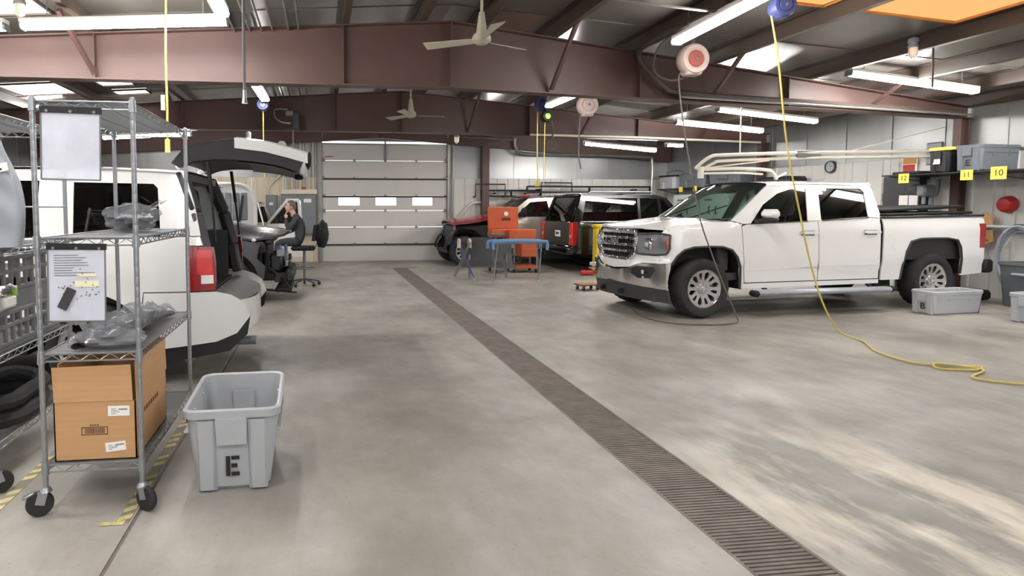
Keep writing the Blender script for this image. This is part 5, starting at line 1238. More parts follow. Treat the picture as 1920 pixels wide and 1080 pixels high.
B().lathe([(0, -.14), (.09, -.13), (.13, -.08), (.14, 0)], 20, axis='y').build('dome', M['red'], o)
o = thing('wall_rail', 'pale pipe rail along the right wall at waist height', 'rail', onwall(8.3, 1.18, .02), WR)
B().tube([(-.72, -.12, 0), (.9, -.12, 0)], .03, 8).build('pipe', M['foam'], o)
b = B(); [b.box((x, -.07, 0), (.08, .14, .1), .015) for x in (-.25, .5)]; b.build('bracket', M['steel'], o)
o = thing('hose_coil', 'big loop of pale hose hanging on the right wall', 'hose', onwall(8.5, .62, .08), WR)
for k in range(3): B().tube([((.30 - k * .012) * math.cos(t * .2618), -.02 - k * .035, .06 * k + (.50 - k * .02) * math.sin(t * .2618)) for t in range(24)], .022, 7, True).build('loop', M['foam'], o)
o = thing('strap', 'tan webbing strap hanging beside the pickup tail lamp', 'strap', onwall(8.98, 1.15, .05), WR)
B().grid(lambda u, v: (lerp(-.09, .07, v) + .04 * u, -.03 - .03 * math.sin(3 * u), lerp(.24, -.22, u) + .03 * math.sin(6 * v)), 10, 6).build('web', M['card'], o); B().tube([(-.06, -.05, -.2), (.0, -.06, -.26), (.1, -.05, -.2)], .025, 6).build('roll', M['card'], o)
tag(B().box(onwall(8.8, .09, .5), (.30, .34, .16), .04).build('floor_block', M['black']), 'black block on the floor at the wall behind grey tote B', 'block')
tag(B().box(onwall(8.2, 1.42, .16), (.24, .22, .34), .08).build('wall_bag', M['reelblue']), 'dark blue bag on the right wall cut by the edge', 'bag')
tag(B().box(onwall(8.0, 1.86, .3), (.4, .36, .07), .02).build('small_shelf_box', M['darktrim']), 'dark flat holder under the wall shelf cut by the edge', 'holder')

# ---- pale swing boom over the pickup
o = thing('swing_boom', 'cream double pipe swing boom reaching from the right wall above the pickup', 'boom arm', (10.9, 9.9, 2.5))
def rel(p): return (p[0] - 10.9, p[1] - 9.9, p[2] - 2.5)
B().tube(smooth_path([rel(p) for p in ((10.9, 9.95, 2.5), (8.9, 10.18, 2.47), (7.1, 10.2, 2.41), (6.75, 10.2, 2.36), (6.5, 10.2, 2.17))], 6), .03, 8).build('upper_pipe', M['boom'], o)
B().tube(smooth_path([rel(p) for p in ((10.9, 9.95, 2.40), (8.9, 10.18, 2.38), (7.1, 10.2, 2.31), (6.85, 10.2, 2.27), (6.62, 10.2, 2.14))], 6), .026, 8).build('lower_pipe', M['boom'], o)
B().tube(smooth_path([rel(p) for p in ((6.55, 10.2, 2.15), (7.2, 10.14, 2.17), (7.75, 10.1, 2.15), (7.90, 10.1, 2.10), (7.97, 10.1, 1.98))], 6), .03, 8).build('fore_arm', M['boom'], o)
B().tube(smooth_path([rel(p) for p in ((6.6, 10.2, 2.08), (7.3, 10.12, 2.09), (7.7, 10.1, 2.07))], 6), .018, 8).build('fore_arm_rod', M['boom'], o)
B().tube([rel((6.6, 10.2, 2.17)), rel((7.9, 10.2, 2.32))], .012, 6).build('stay_rod', M['boom'], o)
b = B(); b.cyl(rel((6.6, 10.2, 2.0)), rel((6.6, 10.2, 2.2)), .05, n=12); b.build('pivot', M['boom'], o)
b = B(); b.box(rel((8.65, 10.2, 2.43)), (.5, .06, .16), .02); b.build('clamp', M['trim'], o)
b = B(); b.tube([rel(p) for p in ((7.97, 10.1, 2.02), (8.07, 10.1, 2.06), (8.15, 10.1, 2.10))], .02, 6); b.build('hook', M['paper'], o)
B().tube([rel((9.3, 10.15, 2.47)), rel((10.9, 9.75, 2.9))], .008, 5).build('guy_wire', M['boom'], o)
b = B(); b.box((0.03, .02, -.05), (.12, .3, .4), .02); b.build('wall_plate', M['steel'], o)
B().tube([rel((7.33, 10.2, 2.40)), rel((7.33, 10.2, roof_z(7.33)))], .014, 6).build('ceiling_rod', M['boom'], o)

# ================================================================ overhead things
def fan(x, y, z, lab, ang):
    o = thing('ceiling_fan', lab, 'fan', (x, y, z))
    B().cyl((0, 0, .10), (0, 0, roof_z(x) - z - .08), .016, n=10).build('down_rod', M['fan'], o)
    B().lathe([(0, roof_z(x) - z), (.055, roof_z(x) - z - .01), (.04, roof_z(x) - z - .12), (.016, roof_z(x) - z - .13)], 18).build('canopy', M['fan'], o)
    B().lathe([(.016, .30), (.03, .29), (.055, .10), (.065, .06)], 18).build('shroud', M['fan'], o)
    B().lathe([(.0, .07), (.085, .06), (.10, .03), (.10, -.01), (.06, -.04), (0, -.045)], 24).build('motor', M['fan'], o)
    for k in range(3):
        a = R(ang + 120 * k); u = Vector((math.cos(a), math.sin(a), 0)); s = Vector((-u.y, u.x, 0)); b = B()
        P_ = [(u * .09, .03), (u * .62, .075), (u * .64, .07)]
        v = []
        for (c, hw_), dz in zip(P_, (0, .0, .0)):
            for sg, tz in ((-1, -.018), (1, .018)): v.append(c + s * hw_ * sg + Vector((0, 0, tz - .005)))
        v += [p + Vector((0, 0, .005)) for p in v[:6]]
        b.add(v, [(0, 1, 3, 2), (2, 3, 5, 4), (6, 7, 9, 8), (8, 9, 11, 10), (0, 2, 8, 6), (2, 4, 10, 8), (1, 3, 9, 7), (3, 5, 11, 9), (4, 5, 11, 10)]); b.build('blade', M['fan'], o)
fan(1.72, 6.6, 3.27, 'cream three blade ceiling fan in front of the near roof beam', 30)
fan(1.69, 11.6, 3.20, 'cream three blade ceiling fan in front of the far roof beam', 5)
def reel(x, y, z, r, lab, body, disc, arm=True, face=-90, hose=None, hm='cable', hr=.012):
    o = thing('hose_reel', lab, 'hose reel', (x, y, z)); a = R(face)
    n = Vector((math.cos(a), math.sin(a), 0)); rot = (0, 0, a)
    B().lathe([(0, .09), (r * .35, .09), (r * .38, .075), (r * .62, .075), (r * .66, .09), (r * .9, .085), (r, .05), (r, -.05), (r * .9, -.085), (0, -.085)], 32, axis='x').build('drum', M[body], o, rot=rot)
    d = B(); d.lathe([(0, .10), (r * .12, .10), (r * .14, .094), (r * .5, .094), (r * .55, .08)], 28, axis='x'); d.build('disc', M[disc], o, rot=rot)
    B().lathe([(0, .108), (r * .12, .105), (r * .13, .095)], 14, axis='x').build('hub', M['zinc'], o, rot=rot)
    g_ = B(); g_.box((-.02, 0, -r * .85), (.17, r * 1.1, r * .35), .02); g_.build('hose_guide', M[body], o, rot=rot)
    h_ = B(); h_.bar((0, 0, r * .6), (0, 0, roof_z(x) - z - .02), .06, .012); h_.bx((-.09, -.09, roof_z(x) - z - .03), (.09, .09, roof_z(x) - z - .015)); h_.build('mount', M['steel'], o)
    if hose: B().tube(smooth_path([(p[0] - x, p[1] - y, p[2] - z) for p in hose], 6), hr, 7).build('hose', M[hm], o)
    return o
reel(4.76, 7.6, 3.385, .195, 'large pinkish hose reel by the near beam with grey cable to the pickup wheel', 'reelwhite', 'reelred', hose=[(4.60, 7.6, 3.22), (4.52, 7.5, 3.06), (4.60, 7.45, 2.36), (4.81, 7.45, 1.42), (4.97, 7.42, .94), (5.14, 7.4, .52), (5.33, 7.38, .1), (5.33, 7.36, .012), (5.2, 7.3, .012), (4.89, 7.26, .012), (4.5, 7.4, .012), (4.36, 7.7, .012), (4.36, 8.05, .012), (4.5, 8.5, .012)], hr=.009)
reel(5.03, 11.4, 3.42, .20, 'smaller looking pinkish hose reel in front of the far beam', 'reelwhite', 'reelwhite', hose=[(4.9, 11.4, 3.26), (4.88, 11.4, 2.9), (4.88, 11.4, 2.6), (4.885, 11.4, 2.45), (4.93, 11.4, 2.22)], hr=.014)
reel(4.13, 11.4, 3.41, .125, 'blue cord reel over the lime green one at the far beam', 'reelblue', 'reelblue', hose=[(4.06, 11.4, 3.3), (4.06, 11.4, 2.6), (4.09, 11.4, 1.97)], hm='yhose', hr=.011)
reel(4.185, 11.28, 3.175, .10, 'small lime green cord reel under the blue reel', 'black', 'green', hose=[(4.17, 11.3, 3.1), (4.165, 11.3, 2.8), (4.16, 11.3, 1.9)], hm='yhose', hr=.008)
reel(-.95, 11.0, 3.24, .10, 'small purple blue reel at the end of the left lengthwise light', 'reelblue', 'reelblue', hose=[(-.95, 11.0, 3.15), (-.95, 11.0, 2.6), (-.94, 11.0, 2.0)], hm='yhose', hr=.010)
reel(4.88, 6.2, 3.62, .12, 'dark blue reel at the picture top with yellow hose down to the floor', 'reelblue', 'reelblue', face=-100, hose=[(4.80, 6.25, 3.54), (4.93, 6.28, 3.05), (5.08, 6.3, 2.19), (5.27, 6.3, 1.43), (5.44, 6.3, .83), (5.62, 6.3, .38), (5.85, 6.35, .10), (6.0, 6.3, .014), (5.95, 6.1, .014), (5.68, 5.68, .014), (5.61, 5.28, .014), (5.7, 5.13, .014), (5.95, 5.06, .014), (6.08, 4.98, .014), (5.9, 4.9, .014), (5.65, 5.0, .014), (5.75, 5.1, .03), (6.0, 4.9, .016), (5.64, 4.68, .014), (5.85, 4.45, .014), (6.3, 4.2, .014)], hm='yhose', hr=.0095)
# yellow hose hanging at the left, jelly jar lamps, rods
o = thing('hanging_hose', 'yellow hose hanging at the left in front of the near beam', 'hose', (-1.52, 6.6, 0))
B().tube([(.02, 0, roof_z(-1.5)), (.0, 0, 3.0), (.005, 0, 2.5), (-.0, 0, 2.16)], .011, 7).build('hose', M['yhose'], o); B().cyl((-.035, 0, 2.47), (-.035, 0, 2.62), .022, n=10).build('coupling', M['reelwhite'], o); B().cyl((0, 0, 2.05), (0, 0, 2.18), .026, n=10).build('grip', M['yhose'], o)
def jar(x, y, z, lab):
    o = thing('jar_lamp', lab, 'lamp', (x, y, z)); B().cyl((0, 0, .10), (0, 0, roof_z(x) - z), .012, n=8).build('stem', M['fan'], o)
    B().lathe([(.015, .16), (.055, .14), (.06, .09), (.052, .085), (.052, .06), (.06, .055), (.06, .03)], 18).build('socket', M['foam'], o); B().lathe([(.048, .03), (.05, -.04), (.04, -.08), (0, -.10)], 18).build('jar', M['bulb'], o)
    g_ = B(); [g_.tube([(.056 * math.cos(t), .056 * math.sin(t), .03), (.058 * math.cos(t), .058 * math.sin(t), -.05), (0.01 * math.cos(t), .01 * math.sin(t), -.115)], .003, 4) for t in (0, 1.57, 3.14, 4.71)]; g_.build('guard', M['zinc'], o)
jar(7.31, 7.0, 3.44, 'jar lamp hanging in front of the large orange skylight'); jar(-3.0, 6.9, 3.52, 'jar lamp at the upper left corner by the white roof panel')
jar(3.0, 13.6, 3.0, 'small jar lamp hanging beyond the far beam over the red pickup'); jar(-1.55, 14.2, 3.0, 'small jar lamp above the open SUV hatch')
o = thing('hanging_rod', 'thin steel rod hanging before the near beam with a fitting at its end', 'rod', (-.57, 5.0, 2.3))
B().cyl((0, 0, .09), (0, 0, roof_z(-.57) - 2.3), .011, n=8).build('rod', M['trim'], o); B().lathe([(0, .1), (.014, .1), (.016, .04), (.024, 0), (0, 0)], 12).build('fitting', M['zinc'], o)
tag(B().cyl((7.66, 7.05, 3.0), (7.64, 7.05, roof_z(7.64)), .012, n=8).build('hanger_rod', M['oxide']), 'red brown rod hanging beside the jar lamp under the orange skylight', 'rod')
# pipes along the beams and conduits under the roof
tag(B().tube(smooth_path([(4.25, 6.2, 3.66), (4.27, 7.6, 3.66), (4.32, 8.15, 3.6), (4.45, 8.2, 3.4), (4.75, 8.25, 3.18), (5.1, 8.3, 3.10), (7.3, 8.66, 3.08), (10.6, 9.2, 3.07)], 5), .035, 8).build('pipe', M['purlin']), 'thick brown pipe curving down the near beam and along its flange', 'pipe')
tag(B().tube([(5.0, 8.24, 3.035), (10.7, 9.16, 3.02)], .02, 8).build('pipe', M['galv']), 'thin grey pipe just below the thick brown pipe on the near beam', 'pipe')
tag(B().tube(smooth_path([(4.33, 6.2, 3.64), (4.36, 7.5, 3.62), (4.40, 7.9, 3.45), (4.5, 8.0, 3.28), (4.62, 7.85, 3.17), (4.74, 7.68, 3.18)], 5), .014, 7).build('flexible_hose', M['cable']), 'grey flexible hose looping from the roof to the large reel', 'hose')
tag(B().tube([(4.4, 12.8, 3.02), (7.0, 13.1, 3.03), (10.2, 13.48, 3.0)], .024, 8).build('pipe', M['boom']), 'pale pipe running along the far beam flange', 'pipe')
tag(B().tube(smooth_path([(4.3, 11.3, 3.1), (4.45, 11.6, 2.9), (4.6, 12.2, 2.86), (4.75, 12.4, 2.93), (4.82, 12.4, 2.72), (4.68, 12.4, 2.66), (4.62, 12.4, 2.8), (4.78, 12.5, 2.98)], 5), .012, 7).build('cable', M['cable']), 'looped grey cable between the lime reel and the far beam', 'cable')
for k, x in enumerate((-1.0, -.82, -.68, -.55, -.36, -.24)):
    nth = ('first', 'second', 'third', 'fourth', 'fifth', 'sixth')[k]
    tag(B().tube([(x, 3.5, roof_z(x) - .21), (x, 16.9, roof_z(x) - .21)], .013, 6).build('conduit', M['galv']), 'thin steel conduit under the left roof slope, %s from the left' % nth, 'conduit', 'conduits under the left roof slope')
tag(B().tube([(-1.2, 6.4, roof_z(-1.2) - .12), (1.66, 6.4, roof_z(1.6) - .2), (4.4, 6.4, roof_z(4.4) - .22)], .015, 7).build('cross_pipe', M['galv']), 'thin pipe crossing the roof in front of the near beam', 'pipe')
# machine on the far beam, left
o = thing('hoist_unit', 'small dark unit with bent hose hung on the far beam at the left', 'machine', (-.5, 12.25, 3.16))
B().box((.06, 0, -.02), (.14, .2, .34), .02).build('body', M['darktrim'], o); B().box((-.06, -.02, .12), (.16, .16, .1), .02).build('head', M['steel'], o); B().tube(smooth_path([(-.05, 0, -.06), (-.22, 0, -.04), (-.34, 0, .06), (-.32, 0, .2), (-.1, 0, .2)], 5), .014, 6).build('hose', M['galv'], o); B().cyl((0, 0, -.1), (0, 0, -.55), .012, n=8).build('rod', M['galv'], o)
b = B(); b.bx((-.1, .1, .1), (.1, .335, .16)); b.build('bracket', M['steel'], o)

# ================================================================ far wall: electrical gear and pipes
o = thing('electrical_panel', 'grey double electrical panel under the cream wire trough by the door', 'electrical panel', (-.57, 17.27, 0))
b = B(); b.bx((-.47, -.2, .75), (.47, 0, 1.84), .006); b.build('cabinet', M['trim'], o)
for s in (-1, 1):
    d = B().bx((s * .03, -.215, .78), (s * .46, -.2, 1.82), .004).build('door', M['steel'], o); B().bx((s * .14, -.218, 1.62), (s * .34, -.215, 1.72)).build('label', M['paper'], d); B().bx((s * .06, -.23, 1.25), (s * .09, -.215, 1.35)).build('handle', M['dark'], d)
t = thing('wire_trough', 'cream wire trough with conduits rising from it above electrical panel', 'wire trough', (-.55, 17.27, 1.845))
B().bx((-.48, -.16, 0), (.48, 0, .13), .006).build('trough', M['wall_cream'], t)
for k, x in enumerate((-.42, -.34, -.27, -.2, -.13, -.03, .05, .13, .30, .38, .45)):
    B().cyl((x, -.06 - .03 * (k % 2), .13), (x, -.06 - .03 * (k % 2), 1.72), .016 + .008 * (k in (4, 7)), n=8).build('conduit', M['galv'] if k % 3 else M['boom'], t)
B().box((.12, -.09, .16), (.12, .06, .06), .015).build('red_valve', M['red'], t)
o = thing('breaker_box', 'small grey breaker box with bent cream pipe on the far wall', 'electrical panel', (-1.29, 17.27, 0))
B().bx((-.15, -.14, 1.15), (.15, 0, 1.82), .006).build('cabinet', M['trim'], o); B().bx((-.14, -.15, 1.17), (.14, -.14, 1.80), .004).build('door', M['steel'], o); B().bx((-.06, -.153, 1.55), (.04, -.15, 1.62)).build('label', M['paper'], o)
B().tube(smooth_path([(-.1, -.07, 1.8), (-.1, -.07, 2.0), (.05, -.07, 2.2), (.25, -.07, 2.45), (.32, -.07, 3.3)], 5), .03, 8).build('pipe', M['boom'], o)
o = thing('siren', 'white horn speaker high on the far wall left of the door', 'speaker', (-.98, 17.0, 3.12)); B().lathe([(.04, .1), (.06, 0), (.11, -.14), (.12, -.16), (.05, -.1), (0, -.08)], 18, axis='y').build('horn', M['paper'], o); B().bx((-.03, .08, -.05), (.03, .2, .05)).build('bracket', M['steel'], o)
tag(B().tube(smooth_path([(3.68, 17.15, .1), (3.68, 17.15, 3.2), (3.8, 17.15, 3.40), (4.2, 17.0, 3.42), (5.35, 16.95, 3.36)], 4), .03, 8).build('pipe', M['galv']), 'grey pipe rising beside the overhead door and over to the column', 'pipe')
tag(B().tube(smooth_path([(5.4, 16.95, 3.4), (5.42, 16.95, 3.15), (5.7, 16.95, 2.98), (7.2, 16.95, 2.97), (9.2, 16.95, 2.93), (9.45, 16.95, 2.8), (9.46, 16.95, 2.0), (9.46, 16.95, .1)], 4), .045, 8).build('pipe', M['galv']), 'thick grey pipe running along the far wall above the white panels', 'pipe')
for k, (xa, xb, z, lab) in enumerate(((4.3, 5.15, 2.13, 'dark bent pipe rack on the far wall left of the red pickup roof'), (6.2, 7.1, 2.18, 'dark bent pipe rack on the far wall over the red pickup cab'))):
    tag(B().tube([(xa, 17.26, z - .35), (xa, 17.02, z - .35), (xa, 17.02, z), (xb, 17.02, z), (xb, 17.02, z - .35), (xb, 17.26, z - .35)], .022, 7).build('pipe_rack', M['darktrim']), lab, 'pipe rack')
def ladder(x0, x1, z, y, lab):
    o = thing('steel_frame', lab, 'steel frame', (x0, y, z)); L = x1 - x0
    b = B(); b.bar((0, 0, .0), (L, 0, 0), .05, .05, .006); b.bar((0, 0, -.16), (L, 0, -.16), .05, .05, .006); b.build('rail', M['black'], o)
    n = max(2, int(L / 1.6))
    for k in range(n + 1): B().bx((lerp(0, L, k / n) - .025, -.02, -.16), (lerp(0, L, k / n) + .025, .02, 0)).build('rung', M['black'], o)
    b = B(); [b.bar((q, .02, -.08), (q, 17.27 - y, -.08), .04, .04) for q in (.4, L - .4)]; b.build('wall_arm', M['black'], o)
ladder(4.5, 6.2, 1.96, 16.9 + .2, 'shorter black steel frame on the far wall over the red pickup hood')
ladder(5.75, 9.4, 2.07, 16.72 + .2, 'longer black steel frame on the far wall behind the black SUV')
o = thing('car_door_frame', 'white bare car door with open window frame behind the red pickup hood', 'car door', (3.85, 17.22, 0))
b = B(); b.prism([(0, .45), (-.06, 1.12), (.92, 1.14), (.95, .42)], 'xz', -.04, .04); b.build('door_panel', M['wall_white'], o)
b = B(); b.tube(smooth_path([(-.04, 0, 1.12), (.2, 0, 1.42), (.38, 0, 1.59), (.55, 0, 1.62), (.86, 0, 1.63), (.90, 0, 1.55), (.91, 0, 1.14)], 4), .032, 7); b.tube([(.36, 0, 1.12), (.40, 0, 1.6)], .016, 6); b.build('window_frame', M['wall_white'], o)
B().bx((.1, -.06, 0), (.8, .06, .45)).build('stand', M['steel'], o)
o = thing('warning_tag', 'small yellow triangular tag hanging on the cord below the lime reel', 'tag', (4.08, 11.42, 1.95)); B().prism([(-.05, -.06), (.05, -.06), (0, .06)], 'xz', -.004, .004).build('card', M['yellow'], o)

# ================================================================ middle of the floor
o = thing('tool_box', 'orange wheeled tool chest with its lid raised beside the stands', 'tool chest', (4.38, 13.9, 0))
b = B(); b.bx((-.48, -.02, .80), (.25, .34, .98), .01); b.build('top_chest', M['orange'], o)
B().bx((-.49, .30, .985), (.24, .34, 1.50), .01).build('lid', M['orange'], o); B().cyl((-.06, .28, 1.34), (-.06, .30, 1.34), .05, n=16).build('badge', M['paper'], o); B().bx((-.16, .292, 1.18), (.05, .298, 1.25)).build('faded_print', M['inkbrown'], o)
b = B(); b.bx((-.12, -.16, .76), (.52, .30, .985), .01); b.build('till', M['orange'], o)
b = B(); b.bx((.16, -.2, .36), (.52, .26, .76), .008); b.build('roll_cabinet', M['orange'], o)
for k in range(3): d_ = B().bx((.17, -.212, .38 + k * .125), (.51, -.2, .49 + k * .125), .004).build('drawer', M['orange'], o); B().bx((.22, -.222, .46 + k * .125), (.46, -.212, .475 + k * .125)).build('pull', M['steel'], d_)
b = B(); b.bx((.02, -.2, .10), (.54, .26, .16), .008); b.build('base_tray', M['orange'], o)
for x in (-.44, .0, .53):
    for y in (-.18, .28): B().bx((x - .015, y - .015, .08), (x + .015, y + .015, .8)).build('leg', M['steel'], o)
for x in (-.44, .0, .52):
    for y in (-.18, .28): B().cyl((x - .02, y, .045), (x + .02, y, .045), .045, n=14).build('caster', M['rubber'], o)
b = B(); b.bx((-.52, -.1, .86), (-.20, .25, .9)); b.build('side_tray', M['steel'], o)
tag(B().tube([(4.15, 13.62, .30), (4.2, 13.62, .40), (4.45, 13.62, .40), (4.5, 13.62, .28), (4.3, 13.62, .2)], .02, 6).build('tool_handle', M['darktrim']), 'dark curved handle on the tool chest base', 'handle')
bpy.data.objects['tool_handle'].parent = o; bpy.data.objects['tool_handle'].location = (-4.38, -13.9, 0)
for k_ in ('category', 'label'): del bpy.data.objects['tool_handle'][k_]
# bumper cover leaning on a stand
o = thing('bumper_cover', 'dark grey plastic panel leaning across work stands before the red pickup', 'car panel', (3.52, 12.75, 0))
def bc(u, v):
    x = lerp(-.56, .56, u); z = lerp(.22, .83, v); return (x, -.10 + .20 * v + .16 * (2 * u - 1) ** 2 + .03 * math.sin(math.pi * v), z + .03 * math.sin(5 * u))
B().grid(bc, 20, 10).build('skin', M['darktrim'], o); B().grid(lambda u, v: tuple(Vector(bc(u, v)) + Vector((0, .03, 0))), 20, 10).build('back', M['dark'], o)
b = B(); [b.bx((x - .02, .05, 0), (x + .02, .09, .5)) for x in (-.4, .4)]; b.build('prop', M['steel'], o)
def stand(x, y, wd, lab, pad, cols, rot=0, ht=.80, sp=.32):
    o = thing('work_stand', lab, 'work stand', (x, y, 0), R(rot))
    for e in (-1, 1):
        for s, c in ((-1, cols[0]), (1, cols[1])):
            B().tube([(e * wd * .42 - s * e * .0 + (-s) * .12, -s * sp * .55, ht - .03), (e * wd * .42 + s * .14, s * sp, .012)], .013, 7).build('leg', M[c], o)
            B().cyl((e * wd * .42 + s * .14, s * sp, 0), (e * wd * .42 + s * .14, s * sp, .05), .02, n=8).build('foot', M['foam'], o)
    for s in (-1, 1):
        yy = s * sp * .55
        B().tube([(-wd * .5, yy, ht - .02), (wd * .5, yy, ht - .02)], .014, 7).build('rail', M['steel'], o)
        B().tube(smooth_path([(-wd * .5, yy, ht - .14), (-wd * .5, yy, ht - .02), (-wd * .42, yy, ht + .012), (0, yy, ht + .02), (wd * .42, yy, ht + .012), (wd * .5, yy, ht - .02), (wd * .5, yy, ht - .16)], 5), .034 if wd > .5 else .024, 8).build('pad', M[pad], o)
    return o
stand(3.93, 12.12, 1.12, 'folding work stand with blue foam padding beside the tool chest', 'bluepad', ('trim', 'trim'), 3)
stand(2.98, 12.72, .34, 'folding work stand with pinkish pad at the end of the dark panel', 'reelwhite', ('reelblue', 'trim'), 82, .80, .2)
o = thing('lift_post', 'yellow post with a red foot before the black SUV', 'post', (6.05, 12.95, 0))
b = B(); b.bx((-.11, -.10, .03), (.11, .10, 1.05), .01); b.build('post', M['yellow'], o); B().bx((-.14, -.12, 1.05), (.24, .12, 1.12), .015).build('head', M['yellow'], o); B().bx((-.42, -.06, .02), (-.1, .06, .12), .03).build('foot', M['red'], o); B().bx((-.16, -.14, 0), (.16, .14, .03)).build('base_plate', M['yellow'], o)
o = thing('floor_dolly', 'small wooden dolly on casters near the pickup nose', 'dolly', (4.80, 10.72, 0), R(8))
for k in range(3): B().bx((-.2, -.14 + k * .1, .09), (.2, -.05 + k * .1, .115), .004).build('board', M['wood'], o)
b = B(); [b.bx((x - .03, -.14, .075), (x + .03, .15, .09)) for x in (-.14, .14)]; b.build('cleat', M['wood'], o)
for x in (-.14, .14):
    for y in (-.1, .11): B().cyl((x - .012, y, .035), (x + .012, y, .035), .035, n=14).build('caster', M['rubber'], o); 
b = B(); [b.bx((x - .016, y - .016, .03), (x + .016, y + .016, .078)) for x in (-.14, .14) for y in (-.1, .11)]; b.build('caster_fork', M['steel'], o)

# ---- hazard tape on the floor
def tape(name, lab, x, y0, y1, hook=False):
    o = thing(name, lab, 'floor tape', (x, y0, 0)); y = 0; rnd = random.Random(int(x * 100))
    while y < y1 - y0:
        if rnd.random() < .86: B().add([(-.028, y, .0025), (.028, y + .035, .0025), (.028, y + .085, .0025), (-.028, y + .05, .0025)], [(0, 1, 2, 3)]).build('yellow_stripe', M['tape'], o, smooth=0)
        y += .092
    b = B(); b.bx((-.03, -.01, 0), (.03, y1 - y0, .002)); b.build('backing', M['tapedark'], o, smooth=0)
    if hook: B().add([(-.10, -.03, .003), (.01, -.03, .003), (.012, .012, .003), (-.04, .0, .003), (-.09, .006, .003)], [(0, 1, 2, 3, 4)]).build('torn_end', M['tape'], o, smooth=0)
tape('hazard_tape', 'worn yellow striped tape on the floor under the right side of the wire cart', -.945, 3.03, 4.7, True)
tape('hazard_tape', 'worn yellow striped tape on the floor left of the wire cart', -1.61, 3.2, 4.3)

# ================================================================ person on a drafting stool
st = thing('drafting_stool', 'tall black drafting stool holding the seated person beyond the stripped SUV', 'stool', (-.30, 12.0, 0))
for k in range(5):
    a = R(72 * k + 20); c = Vector((math.cos(a), math.sin(a), 0))
    B().bar(Vector((0, 0, .13)), c * .29 + Vector((0, 0, .075)), .035, .025, .006).build('leg', M['darktrim'], st)
    s = Vector((-c.y, c.x, 0)); B().cyl(c * .29 - s * .02 + Vector((0, 0, .03)), c * .29 + s * .02 + Vector((0, 0, .03)), .03, n=12).build('caster', M['rubber'], st)
B().cyl((0, 0, .1), (0, 0, .68), .025, n=12).build('column', M['steel'], st)
B().tube([(.21 * math.cos(t * .45), .21 * math.sin(t * .45), .34) for t in range(14)], .013, 6, True).build('foot_ring', M['steel'], st)
B().box((-.02, 0, .72), (.46, .46, .08), .035).build('seat', M['black'], st)
def bk(u, v): a = lerp(-.9, .9, u); return (.26 * math.cos(a) + .0 + .04 * (v - .5), .28 * math.sin(a), lerp(.86, 1.16, v))
b = B(); b.grid(bk, 10, 5); b.grid(lambda u, v: tuple(Vector(bk(u, v)) * 1.0 + Vector((.03, 0, 0))), 10, 5); b.build('backrest', M['darktrim'], st); B().bar((.2, 0, .72), (.29, 0, .95), .05, .02).build('back_post', M['steel'], st)
tag(crumple(B(), (.0, .0, .0), (.12, .34, .26), 14, 26, 16, .13).build('jacket', M['black'], loc=(.04, 12.0, .98)), 'black jacket bundled over the back of the drafting stool', 'jacket')
pr = thing('person', 'seated person in dark work clothes resting chin on hand beyond stripped SUV', 'person', (-.38, 12.0, .01))
def skinned(name, pts, edges, rad, m, sub=2):
    me = bpy.data.meshes.new(name); me.from_pydata(pts, edges, []); o = bpy.data.objects.new(name, me); C.objects.link(o)
    sk = o.modifiers.new('s', 'SKIN'); sk.use_smooth_shade = True; o.modifiers.new('d', 'SUBSURF').levels = sub
    for v, r_ in zip(me.skin_vertices[0].data, rad): v.radius = r_ if isinstance(r_, tuple) else (r_, r_)
    me.skin_vertices[0].data[0].use_root = True
    dg = bpy.context.evaluated_depsgraph_get(); me2 = bpy.data.meshes.new_from_object(o.evaluated_get(dg)); me2.name = name
    bpy.data.objects.remove(o); me2.materials.clear(); me2.materials.append(m); me2.polygons.foreach_set('use_smooth', [True] * len(me2.polygons))
    o = bpy.data.objects.new(name, me2); C.objects.link(o); return o
# clothed body, faces -x, leaning forward; hips on the seat
pts = [(.02, 0, .86), (.02, 0, 1.02), (-.02, 0, 1.18), (-.07, 0, 1.30), (-.11, 0, 1.36),                      # 0-4 spine
       (-.03, .10, .83), (-.40, .14, .82), (-.44, .15, .52), (-.42, .15, .34),                                     # 5-8 far leg
       (-.03, -.10, .83), (-.42, -.15, .82), (-.36, -.16, .52), (-.30, -.16, .34),                                 # 9-12 near leg
       (-.06, .17, 1.27), (-.14, .22, 1.04), (-.36, .12, .98),                                                     # 13-15 far arm
       (-.06, -.17, 1.27), (-.20, -.22, 1.06), (-.24, -.16, 1.18), (-.25, -.12, 1.26)]                             # 16-19 near arm to the chin
ed = [(0, 1), (1, 2), (2, 3), (3, 4), (0, 5), (5, 6), (6, 7), (7, 8), (0, 9), (9, 10), (10, 11), (11, 12), (3, 13), (13, 14), (14, 15), (3, 16), (16, 17), (17, 18), (18, 19)]
rd = [(.13, .17), (.12, .16), (.115, .17), (.10, .15), .06, .09, .075, .06, .05, .09, .075, .06, .05, .07, .052, .04, .07, .052, .045, .038]
bd_ = skinned('clothed_body', pts, ed, rd, M['cloth']); bd_.parent = pr
def at_head(v): return v
hd_ = B()
def headf(u, v):
    a, e = 2 * math.pi * u, math.pi * (v - .5); x, y, z = math.cos(a) * math.cos(e), math.sin(a) * math.cos(e), math.sin(e)
    X = .098 * x; Y = .075 * y; Zz = .118 * z
    if z < -.1: Y *= 1 + .35 * (z + .1); X += -.018 * (-z - .1) if x < 0 else .045 * (z + .1) * x
    if x < -.75 and -.35 < z < .12: X -= .022 * max(0, 1 - abs(y) / .28) * (1 - abs(z + .12) / .3)      # nose
    if x < -.6 and .02 < z < .22: X += .010 * max(0, 1 - abs(abs(y) - .35) / .2)                             # eye sockets
    if x < -.6 and -.75 < z < -.55: X -= .006 * max(0, 1 - abs(y) / .4)
    return (X, Y, Zz)
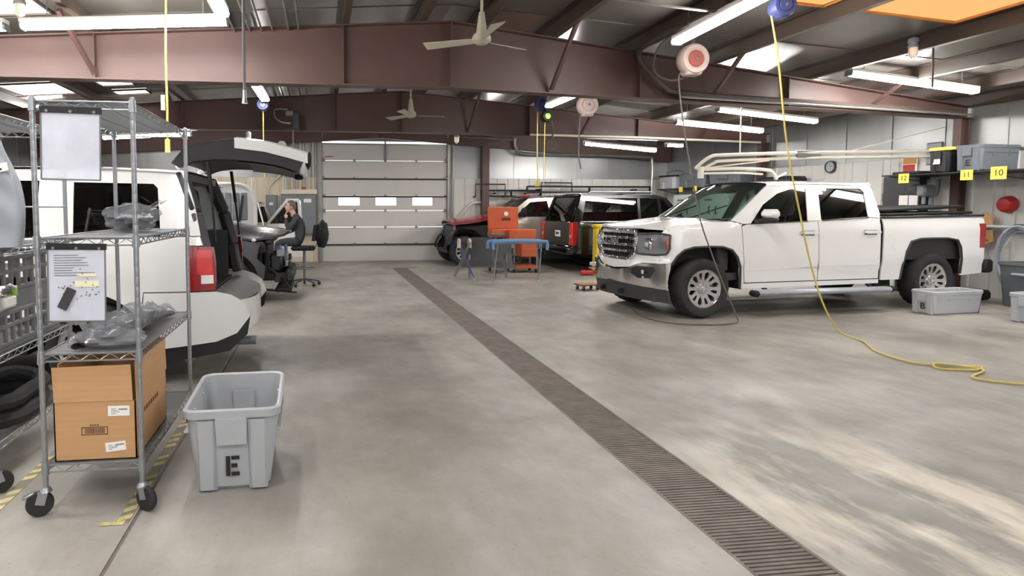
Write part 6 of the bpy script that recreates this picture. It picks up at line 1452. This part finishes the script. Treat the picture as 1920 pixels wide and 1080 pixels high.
ho = B().grid(headf, 32, 24).build('head', M['skin'], pr, loc=(-.165, 0, 1.495), rot=(0, R(8), 0), smooth=80)
def hairf(u, v):
    a = 2 * math.pi * u; e = lerp(-.25, math.pi / 2, v); x, y, z = math.cos(a) * math.cos(e), math.sin(a) * math.cos(e), math.sin(e)
    k = 1.05; front = max(0, -x); zz = .118 * z * k
    if front > .25 and zz < .055 + .03 * front: zz = .055 + .03 * front; return (.098 * x * .98, .075 * y * .98, zz)
    return (.10 * x * k, .077 * y * k, zz)
B().grid(hairf, 30, 12).build('hair', M['hair'], ho, smooth=80)
for sg in (-1, 1):
    e_ = B(); e_.lathe([(0, -.012), (.018, -.010), (.024, 0), (.018, .006), (0, .004)], 14, axis='y'); e_.build('ear', M['skin'], ho, loc=(.012, sg * .075, -.01), rot=(0, 0, 0))
    B().lathe([(0, -.009), (.007, -.006), (.009, 0), (.007, .006), (0, .009)], 10, axis='x').build('eye', M['ink'], ho, loc=(-.088, sg * .029, .012))
B().box((-.094, 0, -.062), (.012, .04, .008), .003).build('mouth', M['reelred'], ho)
B().cyl((-.11, 0, 1.32), (-.15, 0, 1.44), .052, .048, 14).build('neck', M['skin'], pr)
# hands: near hand at the chin, far hand on the thigh
def hand(wrist, d, up, name):
    d = Vector(d).normalized(); up = Vector(up).normalized(); s = d.cross(up).normalized(); w_ = Vector(wrist)
    P_ = [w_, w_ + d * .045, w_ + d * .085]; E_ = [(0, 1), (1, 2)]; Rr = [.026, (.036, .018), (.036, .016)]
    for k, (off, ln) in enumerate(((-.028, .070), (-.009, .080), (.010, .074), (.028, .058))):
        a = len(P_); b0 = w_ + d * .082 + s * off
        P_ += [b0, b0 + d * ln * .45 + up * -.006, b0 + d * ln * .75 - up * .022, b0 + d * ln * .85 - up * .040]; E_ += [(2, a), (a, a + 1), (a + 1, a + 2), (a + 2, a + 3)]; Rr += [.010, .0095, .009, .008]
    a = len(P_); P_ += [w_ + d * .03 - s * .03, w_ + d * .055 - s * .052 - up * .01, w_ + d * .08 - s * .058 - up * .02]; E_ += [(1, a), (a, a + 1), (a + 1, a + 2)]; Rr += [.014, .011, .009]
    o = skinned(name, P_, E_, Rr, M['skin'], 1); o.parent = pr
hand((-.25, -.115, 1.27), (-.05, .35, 1), (-1, 0, 0), 'hand')
hand((-.37, .12, .98), (-1, -.2, -.55), (.3, 0, 1), 'hand')
for sg, x in ((1, -.42), (-1, -.30)): B().box((x - .06, sg * .155, .305), (.27, .095, .09), .035).build('shoe', M['black'], pr)
